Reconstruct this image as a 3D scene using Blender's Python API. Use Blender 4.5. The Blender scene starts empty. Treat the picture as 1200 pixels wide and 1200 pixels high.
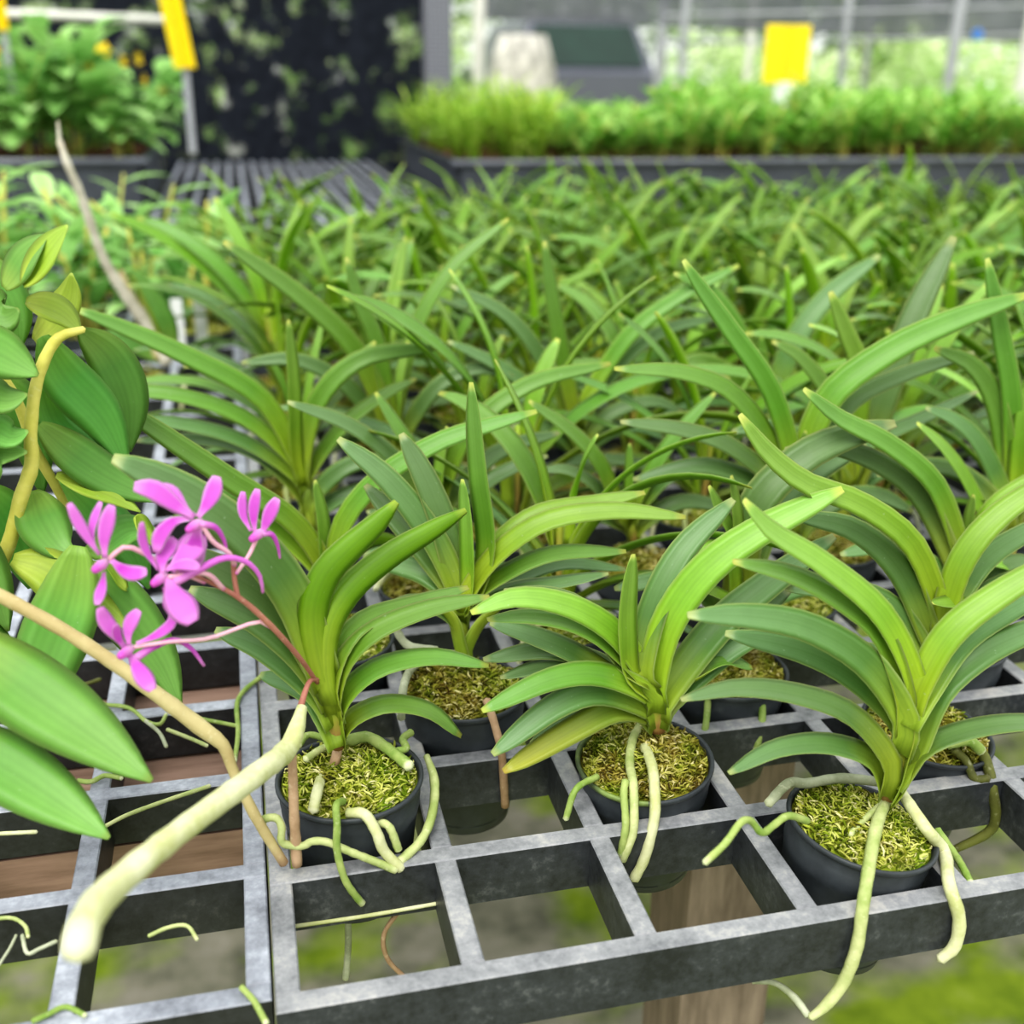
import bpy, math, random
from mathutils import Vector as V, Matrix, noise
PI = math.pi
scene = bpy.context.scene
COL = scene.collection
P = 0.065            # pitch of one grid cell (m)
H = 0.80             # height of the tray tops above the ground (m)
F = 1310.0           # focal length in pixels of the 1200 px frame

# ------------------------------------------------------------------ camera
yaw, pit, rol = 0.2362, 0.3760, 0.0118
CP = V((0.0562 * P, -4.6383 * P, H + 4.5457 * P))
fw = V((math.sin(yaw) * math.cos(pit), math.cos(yaw) * math.cos(pit), -math.sin(pit)))
rt0 = fw.cross(V((0, 0, 1))).normalized()
up0 = rt0.cross(fw)
RT = math.cos(rol) * rt0 + math.sin(rol) * up0
UP = -math.sin(rol) * rt0 + math.cos(rol) * up0
cd = bpy.data.cameras.new('camera')
cam = bpy.data.objects.new('camera', cd)
COL.objects.link(cam)
cam.matrix_world = Matrix(((RT.x, UP.x, -fw.x, CP.x), (RT.y, UP.y, -fw.y, CP.y), (RT.z, UP.z, -fw.z, CP.z), (0, 0, 0, 1)))
cd.sensor_width = 36
cd.lens = F / 1200 * 36
cd.clip_start = 0.02
cd.clip_end = 200
cd.dof.use_dof = True
cd.dof.focus_distance = 0.47
cd.dof.aperture_fstop = 7.0
scene.camera = cam


def ray(u, v):
    return fw + RT * ((u - 600) / F) + UP * ((600 - v) / F)


def at(u, v, y):
    """the point of the place seen in direction (u, v) that stands at row distance y (m)"""
    d = ray(u, v)
    return CP + d * ((y - CP.y) / d.y)


def AY(u, v, Y):
    return at(u, v, Y * P)


def AZ(u, v, z):
    d = ray(u, v)
    return CP + d * ((z - CP.z) / d.z)


def APL(u, v, base, n, off):
    d = ray(u, v)
    return CP + d * (((base - CP).dot(n) + off) / d.dot(n))


def pix(w):
    d = w - CP
    z = d.dot(fw)
    return 600 + F * d.dot(RT) / z, 600 - F * d.dot(UP) / z


def depth(w):
    return (w - CP).dot(fw)


# ------------------------------------------------------------------ materials
def srgb(r, g, b):
    f = lambda c: ((c / 255 + 0.055) / 1.055) ** 2.4 if c > 10 else c / 255 / 12.92
    return (f(r), f(g), f(b), 1)


class NT:
    def __init__(s, name):
        s.m = bpy.data.materials.new(name)
        s.m.use_nodes = True
        s.t = s.m.node_tree
        s.bs = s.t.nodes['Principled BSDF']
        s.out = s.t.nodes['Material Output']

    def n(s, typ, **kw):
        nd = s.t.nodes.new(typ)
        for k, v in kw.items():
            setattr(nd, k, v)
        return nd

    def l(s, a, b):
        s.t.links.new(a, b)

    def val(s, inp, v):
        if hasattr(v, 'is_linked') or hasattr(v, 'links'):
            s.l(v, inp)
        else:
            inp.default_value = v

    def mix(s, fac, a, b, mode='MIX'):
        nd = s.n('ShaderNodeMix', data_type='RGBA', blend_type=mode)
        s.val(nd.inputs[0], fac)
        s.val(nd.inputs[6], a)
        s.val(nd.inputs[7], b)
        return nd.outputs[2]

    def math(s, op, a, b=0.0, clamp=False):
        nd = s.n('ShaderNodeMath', operation=op, use_clamp=clamp)
        s.val(nd.inputs[0], a)
        s.val(nd.inputs[1], b)
        return nd.outputs[0]

    def noise(s, scale, detail=3, rough=0.55, coord='Object', stretch=None):
        tc = s.n('ShaderNodeTexCoord')
        o = tc.outputs[coord]
        if stretch:
            mp = s.n('ShaderNodeMapping')
            mp.inputs['Scale'].default_value = stretch
            s.l(o, mp.inputs[0])
            o = mp.outputs[0]
        nz = s.n('ShaderNodeTexNoise')
        nz.inputs['Scale'].default_value = scale
        nz.inputs['Detail'].default_value = detail
        nz.inputs['Roughness'].default_value = rough
        s.l(o, nz.inputs['Vector'])
        return nz.outputs[0]

    def ramp(s, fac, stops):
        r = s.n('ShaderNodeValToRGB')
        els = r.color_ramp.elements
        while len(els) < len(stops):
            els.new(0.5)
        for e, (p, c) in zip(els, stops):
            e.position = p
            e.color = c if len(c) == 4 else (*c, 1)
        s.val(r.inputs[0], fac)
        return r.outputs[0]

    def attr(s, name):
        return s.n('ShaderNodeAttribute', attribute_name=name).outputs['Fac']

    def bump(s, h, strength=0.3, dist=0.001):
        b = s.n('ShaderNodeBump')
        b.inputs['Strength'].default_value = strength
        b.inputs['Distance'].default_value = dist
        s.l(h, b.inputs['Height'])
        s.l(b.outputs[0], s.bs.inputs['Normal'])

    def fin(s, col, rough=0.5, spec=0.5, trans=0.0, tcol=None):
        s.val(s.bs.inputs['Base Color'], col)
        s.val(s.bs.inputs['Roughness'], rough)
        s.bs.inputs['Specular IOR Level'].default_value = spec
        if trans:
            t = s.n('ShaderNodeBsdfTranslucent')
            s.val(t.inputs[0], tcol if tcol is not None else col)
            mx = s.n('ShaderNodeMixShader')
            mx.inputs[0].default_value = trans
            s.l(s.bs.outputs[0], mx.inputs[1])
            s.l(t.outputs[0], mx.inputs[2])
            s.l(mx.outputs[0], s.out.inputs[0])
        return s.m


def leaf_mat(name, base, mid, late, tip, under, rough=0.41, trans=0.22, edge=0.75, veins=0.2, lime=0.35):
    m = NT(name)
    t = m.attr('along')
    sx = m.attr('across')
    un = m.attr('under')
    col = m.ramp(t, [(0.0, base), (0.13, base), (0.36, mid), (0.85, late), (0.955, late), (0.99, tip)])
    ucol = m.ramp(t, [(0.0, base), (0.18, base), (0.45, under), (0.95, under), (1.0, tip)])
    col = m.mix(un, col, ucol)
    ab = m.math('ABSOLUTE', sx)
    e = m.math('MULTIPLY', m.math('SUBTRACT', ab, 0.84), 7.0, True)
    lite = m.mix(0.75, late, srgb(214, 232, 140))
    col = m.mix(m.math('MULTIPLY', e, edge), col, lite)
    c = m.math('MULTIPLY', m.math('SUBTRACT', 0.10, ab), 6.0, True)
    col = m.mix(m.math('MULTIPLY', c, 0.30), col, m.mix(0.5, under, (0.01, 0.05, 0.005, 1)))
    vn = m.math('SINE', m.math('MULTIPLY', sx, 26.0))
    col = m.mix(m.math('MULTIPLY', m.math('MULTIPLY', m.math('ADD', vn, 1.0), 0.5), veins), col, m.mix(0.35, col, (0.02, 0.08, 0.01, 1)))
    nz = m.noise(90, 4, 0.6)
    col = m.mix(m.math('MULTIPLY', m.math('SUBTRACT', nz, 0.35), 0.9, True), m.mix(0.28, col, (0.02, 0.06, 0.01, 1)), col)
    sp = m.noise(420, 2, 0.5)
    col = m.mix(m.math('MULTIPLY', m.math('SUBTRACT', sp, 0.72), 3.0, True), col, srgb(200, 215, 185))
    oi = m.n('ShaderNodeObjectInfo')
    hs = m.n('ShaderNodeHueSaturation')
    m.l(m.math('ADD', 0.488, m.math('MULTIPLY', oi.outputs['Random'], 0.02)), hs.inputs['Hue'])
    m.l(m.math('ADD', 0.86, m.math('MULTIPLY', oi.outputs['Random'], 0.28)), hs.inputs['Value'])
    m.l(col, hs.inputs['Color'])
    fine = m.noise(160, 3, 0.6, stretch=(1, 1, 1))
    m.bump(fine, 0.12, 0.0008)
    return m.fin(hs.outputs[0], rough, 0.42, trans, m.mix(lime, hs.outputs[0], srgb(190, 220, 30)))


BASE = srgb(172, 198, 58)
M = {}
M['y'] = leaf_mat('leaf_young', srgb(186, 214, 58), srgb(150, 196, 60), srgb(158, 200, 94), srgb(218, 226, 112), srgb(146, 194, 36))
M['m'] = leaf_mat('leaf_mid', BASE, srgb(118, 168, 54), srgb(128, 174, 84), srgb(206, 214, 104), srgb(118, 166, 32))
M['o'] = leaf_mat('leaf_old', srgb(160, 182, 58), srgb(100, 138, 68), srgb(118, 152, 98), srgb(186, 196, 128), srgb(98, 142, 42), trans=0.14)
M['u'] = leaf_mat('leaf_olive', BASE, srgb(120, 168, 34), srgb(124, 170, 48), srgb(182, 206, 78), srgb(118, 166, 22))
M['t'] = leaf_mat('leaf_yellowing', srgb(164, 188, 58), srgb(142, 174, 62), srgb(192, 198, 70), srgb(216, 196, 86), srgb(168, 184, 58))
M['d'] = leaf_mat('leaf_broad', srgb(164, 206, 90), srgb(132, 198, 88), srgb(152, 210, 106), srgb(182, 220, 116), srgb(124, 186, 70), 0.46, 0.32, 0.3, 0.22, 0.12)
M['dd'] = leaf_mat('leaf_broad_darker', srgb(146, 196, 84), srgb(114, 184, 80), srgb(130, 194, 92), srgb(150, 204, 104), srgb(110, 176, 66), 0.48, 0.34, 0.25, 0.22, 0.08)  # slightly darker green for some of the broad leaves
M['dy'] = leaf_mat('leaf_broad_lime', srgb(208, 224, 90), srgb(192, 218, 78), srgb(196, 222, 96), srgb(214, 232, 120), srgb(182, 210, 60), 0.48, 0.4, 0.25, 0.22)


def stem_material():
    m = NT('orchid_stem')
    t = m.attr('along')
    nz = m.noise(260, 4, 0.7, stretch=(1, 1, .2))
    c = m.ramp(m.math('ADD', t, m.math('MULTIPLY', m.math('SUBTRACT', nz, 0.5), 0.8)), [(0.0, srgb(128, 92, 54)), (0.25, srgb(164, 134, 76)), (0.55, srgb(160, 160, 64)), (1.0, srgb(150, 180, 50))])
    return m.fin(c, 0.45, 0.4)


M['stem'] = stem_material()


def root_material(name, a, b, tip, scale=60):
    m = NT(name)
    t = m.attr('along')
    nz = m.noise(scale, 4, 0.65)
    c = m.mix(m.math('MULTIPLY', m.math('SUBTRACT', nz, 0.36), 3.2, True), a, b)
    fine = m.noise(400, 2, 0.6)
    c = m.mix(m.math('MULTIPLY', m.math('SUBTRACT', fine, 0.6), 2.5, True), c, m.mix(0.5, b, (0.8, 0.8, 0.6, 1)))
    c = m.mix(m.math('MULTIPLY', m.math('SUBTRACT', t, 0.95), 18.0, True), c, tip)
    m.bump(m.noise(300, 3, 0.6), 0.25, 0.0006)
    return m.fin(c, 0.62, 0.3)


M['rg'] = root_material('root_green', srgb(116, 144, 62), srgb(166, 180, 108), srgb(206, 210, 170))
M['rw'] = root_material('root_pale', srgb(182, 186, 128), srgb(216, 216, 180), srgb(212, 212, 176))
M['rl'] = root_material('root_pale_green', srgb(146, 162, 92), srgb(196, 200, 146), srgb(200, 204, 156))
M['rb'] = root_material('root_tan', srgb(150, 122, 92), srgb(190, 160, 130), srgb(150, 120, 90))
M['rd'] = root_material('root_dark', srgb(72, 74, 34), srgb(112, 116, 56), srgb(90, 90, 50))
M['rgy'] = root_material('root_grey', srgb(140, 146, 116), srgb(186, 190, 164), srgb(180, 184, 150))
M['cane'] = root_material('cane_yellow', srgb(186, 182, 74), srgb(222, 214, 120), srgb(222, 214, 120), 40)
M['twig'] = root_material('cane_dry', srgb(168, 150, 104), srgb(200, 188, 138), srgb(150, 116, 90), 30)
M['deadcane'] = root_material('cane_dead', srgb(178, 170, 150), srgb(226, 220, 204), srgb(190, 180, 160), 25)
M['ped'] = root_material('flower_stalk', srgb(150, 96, 84), srgb(176, 120, 104), srgb(190, 130, 120))
M['pedp'] = root_material('flower_pedicel', srgb(214, 150, 176), srgb(232, 186, 200), srgb(220, 120, 200))


def petal_material():
    m = NT('petal_magenta')
    t = m.attr('along')
    ab = m.math('ABSOLUTE', m.attr('across'))
    c = m.ramp(t, [(0, srgb(236, 168, 228)), (0.3, srgb(204, 78, 202)), (0.8, srgb(214, 104, 212)), (1, srgb(232, 160, 228))])
    c = m.mix(m.math('MULTIPLY', m.math('SUBTRACT', ab, 0.6), 2.4, True), c, srgb(242, 190, 240))
    c = m.mix(m.math('MULTIPLY', m.math('SUBTRACT', m.noise(160, 3, .6), .45), 2.0, True), c, m.mix(0.45, c, srgb(176, 30, 178)))
    oi = m.n('ShaderNodeObjectInfo')
    c = m.mix(m.math('MULTIPLY', oi.outputs['Random'], 0.55), c, srgb(234, 150, 230))
    return m.fin(c, 0.55, 0.2, 0.3)


M['petal'] = petal_material()
m_ = NT('petal_pale')
M['pale'] = m_.fin(m_.ramp(m_.attr('along'), [(0, srgb(246, 222, 240)), (0.6, srgb(232, 160, 224)), (1, srgb(218, 104, 206))]), 0.5, 0.25, 0.35)


def pot_material():
    m = NT('pot_plastic')
    nz = m.noise(55, 4, 0.6)
    c = m.ramp(nz, [(0.3, srgb(38, 42, 45)), (0.62, srgb(58, 63, 67)), (0.8, srgb(84, 90, 90))])
    m.bump(m.noise(220, 2, 0.5), 0.08, 0.0006)
    return m.fin(c, 0.46, 0.45)


M['pot'] = pot_material()
m_ = NT('pot_rim_algae')
M['algae'] = m_.fin(m_.ramp(m_.noise(80, 3), [(0.35, srgb(72, 84, 54)), (0.6, srgb(132, 152, 84))]), 0.5, 0.4)


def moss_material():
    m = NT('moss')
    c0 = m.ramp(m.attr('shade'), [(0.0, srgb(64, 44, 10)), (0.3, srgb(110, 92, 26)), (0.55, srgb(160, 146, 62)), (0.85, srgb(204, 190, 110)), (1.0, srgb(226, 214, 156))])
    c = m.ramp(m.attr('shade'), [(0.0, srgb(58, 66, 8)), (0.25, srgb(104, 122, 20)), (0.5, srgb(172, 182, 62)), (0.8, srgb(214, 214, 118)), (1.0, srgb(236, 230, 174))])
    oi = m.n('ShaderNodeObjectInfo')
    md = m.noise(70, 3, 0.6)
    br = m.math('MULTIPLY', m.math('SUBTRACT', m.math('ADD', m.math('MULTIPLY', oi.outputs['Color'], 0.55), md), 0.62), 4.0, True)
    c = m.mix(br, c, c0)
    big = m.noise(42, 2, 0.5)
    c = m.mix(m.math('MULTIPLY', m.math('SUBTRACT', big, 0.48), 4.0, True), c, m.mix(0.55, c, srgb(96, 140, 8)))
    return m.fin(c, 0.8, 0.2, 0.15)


M['moss'] = moss_material()


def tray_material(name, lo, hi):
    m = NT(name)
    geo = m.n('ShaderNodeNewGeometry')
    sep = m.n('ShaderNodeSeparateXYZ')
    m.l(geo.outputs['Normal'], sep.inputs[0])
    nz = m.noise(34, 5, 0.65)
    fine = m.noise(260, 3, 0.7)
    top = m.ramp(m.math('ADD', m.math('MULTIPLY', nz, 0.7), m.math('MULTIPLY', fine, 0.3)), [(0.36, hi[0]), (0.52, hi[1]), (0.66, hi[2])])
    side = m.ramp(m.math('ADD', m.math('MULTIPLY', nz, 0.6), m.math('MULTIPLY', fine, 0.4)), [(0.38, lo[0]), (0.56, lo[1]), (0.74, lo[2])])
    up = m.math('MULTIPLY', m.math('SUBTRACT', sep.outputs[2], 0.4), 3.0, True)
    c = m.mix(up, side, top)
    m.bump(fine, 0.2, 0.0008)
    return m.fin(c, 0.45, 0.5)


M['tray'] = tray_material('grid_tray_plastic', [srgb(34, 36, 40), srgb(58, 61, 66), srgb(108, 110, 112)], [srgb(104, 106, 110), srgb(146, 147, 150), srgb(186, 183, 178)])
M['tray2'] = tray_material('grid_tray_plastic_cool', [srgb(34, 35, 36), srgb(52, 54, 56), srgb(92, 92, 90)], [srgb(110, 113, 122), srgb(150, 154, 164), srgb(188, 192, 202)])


def floor_material():
    m = NT('mossy_concrete')
    a = m.noise(2.6, 4, 0.6)
    b = m.noise(13, 4, 0.65)
    c = m.ramp(b, [(0.32, srgb(92, 92, 78)), (0.5, srgb(132, 130, 112)), (0.7, srgb(158, 152, 138))])
    g = m.ramp(b, [(0.3, srgb(92, 116, 22)), (0.6, srgb(136, 156, 42)), (0.8, srgb(158, 168, 90))])
    s = m.noise(5.5, 3, 0.5, stretch=(1, 1.6, 1))
    f = m.math('MULTIPLY', m.math('SUBTRACT', m.math('ADD', m.math('MULTIPLY', a, 0.5), m.math('MULTIPLY', s, 0.5)), 0.465), 9.0, True)
    return m.fin(m.mix(f, c, g), 0.85, 0.2)


M['floor'] = floor_material()


def wood_material(name, a, b, st=(3, 3, 0.4)):
    m = NT(name)
    nz = m.noise(30, 5, 0.65, stretch=st)
    return m.fin(m.ramp(nz, [(0.3, a), (0.7, b)]), 0.8, 0.2)


M['wood'] = wood_material('weathered_post', srgb(92, 80, 68), srgb(152, 136, 120))
M['plank'] = wood_material('weathered_plank', srgb(124, 100, 86), srgb(176, 146, 130), (0.4, 3, 3))


def plain(name, col, rough=0.6, spec=0.4, nscale=20, vary=0.2, trans=0.0):
    m = NT(name)
    nz = m.noise(nscale, 3)
    dark = tuple(c * (1 - vary) for c in col[:3]) + (1,)
    return m.fin(m.ramp(nz, [(0.35, dark), (0.65, col)]), rough, spec, trans)


M['yellow'] = plain('yellow_card', srgb(255, 226, 30), 0.5, 0.3, 30, 0.05, 0.1)
M['yellowflower'] = plain('yellow_petal', srgb(252, 218, 40), 0.6, 0.3, 60, 0.15, 0.1)
M['white'] = plain('white_plastic', srgb(238, 240, 236), 0.5, 0.4, 30, 0.08)
M['blacktray'] = plain('black_tray_plastic', srgb(74, 78, 88), 0.45, 0.5, 30, 0.35)
M['trayrim'] = plain('black_tray_rim', srgb(104, 108, 118), 0.35, 0.6, 30, 0.3)
M['soil'] = plain('bark_mix', srgb(120, 84, 62), 0.9, 0.1, 60, 0.6)
M['pipe'] = plain('grey_pipe', srgb(170, 172, 178), 0.5, 0.4, 20, 0.15)
M['pipew'] = plain('white_pipe', srgb(232, 230, 222), 0.5, 0.4, 10, 0.12)
M['blue'] = plain('blue_clip', srgb(70, 140, 230), 0.5, 0.4)
M['carpaint'] = plain('car_paint', srgb(96, 98, 110), 0.35, 0.5, 2, 0.05)
M['carglass'] = plain('car_glass', srgb(30, 58, 48), 0.15, 0.6, 3, 0.3)
M['rubber'] = plain('tyre_rubber', srgb(40, 40, 44), 0.8, 0.2)
M['bark'] = plain('trunk_bark', srgb(150, 134, 116), 0.9, 0.1, 8, 0.35)
M['sheet'] = plain('pale_sheet', srgb(214, 210, 200), 0.8, 0.2, 9, 0.55)


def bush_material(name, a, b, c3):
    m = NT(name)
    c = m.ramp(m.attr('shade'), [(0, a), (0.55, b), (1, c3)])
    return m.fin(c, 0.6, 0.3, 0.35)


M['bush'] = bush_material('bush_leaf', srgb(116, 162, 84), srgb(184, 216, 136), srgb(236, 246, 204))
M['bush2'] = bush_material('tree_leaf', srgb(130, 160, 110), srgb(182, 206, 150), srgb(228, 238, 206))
M['seedling'] = bush_material('seedling_leaf', srgb(112, 166, 60), srgb(150, 200, 92), srgb(196, 226, 140))
M['leafy'] = bush_material('leafy_plant_leaf', srgb(122, 172, 92), srgb(164, 210, 124), srgb(204, 234, 168))
M['grassblade'] = bush_material('grass_leaf', srgb(116, 160, 44), srgb(160, 196, 66), srgb(206, 220, 120))
M['canes'] = bush_material('seedling_cane', srgb(176, 190, 96), srgb(206, 206, 116), srgb(232, 222, 120))


def net_material(name, dark, grey, dens, nscale):
    m = NT(name)
    a = m.noise(nscale, 4, 0.6)
    c = m.mix(m.noise(nscale * 3, 2), dark, grey)
    m.val(m.bs.inputs['Base Color'], c)
    m.bs.inputs['Roughness'].default_value = 0.9
    m.bs.inputs['Specular IOR Level'].default_value = 0.1
    tr = m.n('ShaderNodeBsdfTransparent')
    mx = m.n('ShaderNodeMixShader')
    m.l(m.math('SUBTRACT', dens, m.math('MULTIPLY', m.math('SUBTRACT', a, 0.545), 5.0, True), True), mx.inputs[0])
    m.l(tr.outputs[0], mx.inputs[1])
    m.l(m.bs.outputs[0], mx.inputs[2])
    m.l(mx.outputs[0], m.out.inputs[0])
    return m.m


M['net'] = net_material('black_shade_net', srgb(14, 16, 22), srgb(46, 50, 60), 1.0, 9.0)
M['net2'] = net_material('grey_shade_net', srgb(74, 76, 84), srgb(128, 130, 138), 0.9, 1.3)


def perforated_material():
    m = NT('perforated_grey')
    tc = m.n('ShaderNodeTexCoord')
    vo = m.n('ShaderNodeTexVoronoi')
    vo.inputs['Scale'].default_value = 75
    vo.inputs['Randomness'].default_value = 0.0
    m.l(tc.outputs['Object'], vo.inputs['Vector'])
    c = m.ramp(vo.outputs['Distance'], [(0.25, srgb(72, 72, 82)), (0.5, srgb(132, 132, 142))])
    return m.fin(c, 0.6, 0.3)


M['perf'] = perforated_material()


# ------------------------------------------------------------------ mesh building
class MB:
    def __init__(s):
        s.v, s.f, s.mi, s.at = [], [], [], {}

    def attr(s, **kw):
        n = len(s.v)
        for k, val in kw.items():
            a = s.at.setdefault(k, [])
            a += [0.0] * (n - len(a)) if len(a) < n else []

    def add(s, vs, fs, mi=0, **at):
        b = len(s.v)
        s.v += [tuple(x) for x in vs]
        for k in set(s.at) | set(at):
            a = s.at.setdefault(k, [0.0] * b)
            if len(a) < b:
                a += [0.0] * (b - len(a))
            val = at.get(k, 0.0)
            a += list(val) if isinstance(val, (list, tuple)) else [val] * len(vs)
        s.f += [tuple(b + i for i in f) for f in fs]
        s.mi += [mi] * len(fs)

    def box(s, lo, hi, mi=0, **at):
        x0, y0, z0 = lo
        x1, y1, z1 = hi
        vs = [(x0, y0, z0), (x1, y0, z0), (x1, y1, z0), (x0, y1, z0), (x0, y0, z1), (x1, y0, z1), (x1, y1, z1), (x0, y1, z1)]
        s.add(vs, [(0, 3, 2, 1), (4, 5, 6, 7), (0, 1, 5, 4), (1, 2, 6, 5), (2, 3, 7, 6), (3, 0, 4, 7)], mi, **at)

    def tube(s, pts, rad, n=8, mi=0, cap=True, flat=1.0, fdir=None, **at):
        pts = [V(p) for p in pts]
        N = len(pts)
        rs = rad if isinstance(rad, (list, tuple)) else [rad] * N
        T = (pts[1] - pts[0]).normalized()
        a = V((0, 0, 1)) if abs(T.z) < 0.9 else V((1, 0, 0))
        if fdir is not None:
            a = T.cross(fdir)
        u = T.cross(a).normalized()
        vs, al = [], []
        for i in range(N):
            T = (pts[min(i + 1, N - 1)] - pts[max(i - 1, 0)])
            T = T.normalized() if T.length > 1e-9 else V((0, 0, 1))
            u = (u - T * u.dot(T)).normalized()
            w = T.cross(u)
            for k in range(n):
                an = 2 * PI * k / n
                vs.append(pts[i] + (u * math.cos(an) + w * math.sin(an) * flat) * rs[i])
                al.append(i / (N - 1))
        fs = [(i * n + k, i * n + (k + 1) % n, (i + 1) * n + (k + 1) % n, (i + 1) * n + k) for i in range(N - 1) for k in range(n)]
        if cap:
            vs += [pts[0] - (pts[1] - pts[0]).normalized() * rs[0] * .5, pts[-1] + (pts[-1] - pts[-2]).normalized() * rs[-1] * .7]
            al += [0, 1]
            b = N * n
            fs += [(b, (k + 1) % n, k) for k in range(n)]
            fs += [(b + 1, (N - 1) * n + k, (N - 1) * n + (k + 1) % n) for k in range(n)]
        at.setdefault('along', al)
        s.add(vs, fs, mi, **at)

    def mesh(s, name, mats, smooth=True):
        me = bpy.data.meshes.new(name)
        me.from_pydata(s.v, [], s.f)
        for m in mats if isinstance(mats, (list, tuple)) else [mats]:
            me.materials.append(m)
        me.polygons.foreach_set('material_index', s.mi)
        if smooth:
            me.polygons.foreach_set('use_smooth', [True] * len(s.f))
        for k, a in s.at.items():
            a += [0.0] * (len(s.v) - len(a))
            me.attributes.new(k, 'FLOAT', 'POINT').data.foreach_set('value', a)
        me.update()
        return me


def link(name, me, parent=None, loc=None):
    o = bpy.data.objects.new(name, me)
    COL.objects.link(o)
    if parent is not None:
        o.parent = parent
    if loc is not None:
        o.location = loc
    return o


def tag(o, label=None, cat=None, group=None, kind=None):
    if label: o['label'] = label
    if cat: o['category'] = cat
    if group: o['group'] = group
    if kind: o['kind'] = kind
    return o


def empty(name, loc, label=None, cat=None, group=None):
    o = bpy.data.objects.new(name, None)
    o.empty_display_size = 0.02
    COL.objects.link(o)
    o.location = loc
    o['__loc'] = 0
    del o['__loc']
    return tag(o, label, cat, group)


def sub(name, mb_or_me, mats, parent):
    """a part whose mesh was built in world coordinates, put under an Empty that is only moved (not turned)"""
    me = mb_or_me.mesh(name, mats) if isinstance(mb_or_me, MB) else mb_or_me
    o = link(name, me, parent)
    o.matrix_parent_inverse = Matrix.Translation(-V(parent.location)) if parent.parent is None else Matrix.Identity(4)
    return o


def catmull(pts, n):
    """resample a polyline (tuples of any length) smoothly to n+1 points, by arc length"""
    k = len(pts[0])
    p = [tuple(2 * a - b for a, b in zip(pts[0], pts[1]))] + list(pts) + [tuple(2 * a - b for a, b in zip(pts[-1], pts[-2]))]
    dense = []
    for i in range(1, len(p) - 2):
        for j in range(12):
            t = j / 12
            dense.append(tuple(0.5 * (2 * p[i][c] + (p[i + 1][c] - p[i - 1][c]) * t + (2 * p[i - 1][c] - 5 * p[i][c] + 4 * p[i + 1][c] - p[i + 2][c]) * t * t
                                      + (3 * p[i][c] - p[i - 1][c] - 3 * p[i + 1][c] + p[i + 2][c]) * t ** 3) for c in range(k)))
    dense.append(tuple(pts[-1]))
    L = [0]
    for a, b in zip(dense, dense[1:]):
        L.append(L[-1] + math.dist(a, b))
    out, j = [], 0
    for i in range(n + 1):
        s = L[-1] * i / n
        while j < len(L) - 2 and L[j + 1] < s:
            j += 1
        f = (s - L[j]) / max(1e-12, L[j + 1] - L[j])
        out.append(tuple(a + (b - a) * f for a, b in zip(dense[j], dense[j + 1])))
    return out


SEC = [(-1, 0), (-.5, 0), (0, 0), (.5, 0), (1, 0), (.55, 1), (0, 1), (-.55, 1)]


def strap_profile(t):
    w = 0.80 + 0.2 * math.sin(PI * min(1, t * 1.25))
    if t > 0.74:
        w *= max(0.12, (1 - ((t - 0.74) / 0.26) ** 2.0)) ** 0.62
    return w


def oblong_profile(t):
    return max(0.05, math.sin(PI * (0.03 + 0.97 * t) ** 0.86) ** 0.78) if t < 0.98 else 0.07


def petal_profile(t):
    return 0.34 + 0.66 * math.sin(PI * min(1, max(0, (t - 0.1) / 0.9)) ** 1.25 * 0.94) if t < 0.97 else 0.45


def add_blade(mb, pts, wd, nd, half, prof, fold=(0.32, 0.13), thick=0.0011, mi=0, **at):
    N = len(pts)
    vs, al, ac, un = [], [], [], []
    for i in range(N):
        t = i / (N - 1)
        h = half * prof(t)
        fd = (fold[0] + (fold[1] - fold[0]) * min(1, t * 2.2)) * h * 2
        th = thick * (1.5 - t) * (1 if t < .95 else .5)
        for x, b in SEC:
            q = pts[i] + wd[i] * (x * h) - nd[i] * (fd * (1 - abs(x)) + (th * (1.0 if x == 0 else .7) if b else 0))
            vs.append(q)
            al.append(t)
            ac.append(x if not b else x * .8)
            un.append(1.0 if b else (0.35 if abs(x) == 1 else 0.0))
    K = len(SEC)
    fs = [(i * K + k, (i + 1) * K + k, (i + 1) * K + (k + 1) % K, i * K + (k + 1) % K) for i in range(N - 1) for k in range(K)]
    fs.append(tuple(range(K)))
    fs.append(tuple((N - 1) * K + k for k in reversed(range(K))))
    mb.add(vs, fs, mi, along=al, across=ac, under=un, **at)


def trace_blade(px, wpx, place, W=0.0115, side=1, prof=strap_profile, fold=(0.32, 0.13), n=16, thick=0.0011):
    """a leaf blade whose mid line follows the image curve px at the distances given by place(u, v, t); returns a mesh builder"""
    q = catmull(px, n)
    pts = [place(c[0], c[1], i / n) for i, c in enumerate(q)]
    e1s = []
    for i in range(n + 1):
        T = (pts[min(i + 1, n)] - pts[max(i - 1, 0)]).normalized()
        vw = (pts[i] - CP).normalized()
        e = vw.cross(T).normalized()
        if e1s and e.dot(e1s[-1]) < 0:
            e = -e
        e1s.append(e)
    if sum(e.dot(UP) for e in e1s) < 0:
        e1s = [-e for e in e1s]
    wd, nd = [], []
    Wmax = max(W, wpx * depth(pts[n // 2]) / F * 1.02)
    ca = min(1.0, wpx * depth(pts[n // 2]) / F / Wmax)
    sa = math.sqrt(max(0, 1 - ca * ca))
    for i in range(n + 1):
        T = (pts[min(i + 1, n)] - pts[max(i - 1, 0)]).normalized()
        e1 = e1s[i]
        e2 = e1.cross(T).normalized()
        if e2.dot(pts[i] - CP) < 0:
            e2 = -e2
        wd.append(e1 * ca + e2 * (sa * side))
        nd.append(e1 * sa - e2 * (ca * side))
    mb = MB()
    add_blade(mb, pts, wd, nd, Wmax / 2, prof, fold, thick)
    return mb


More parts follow.
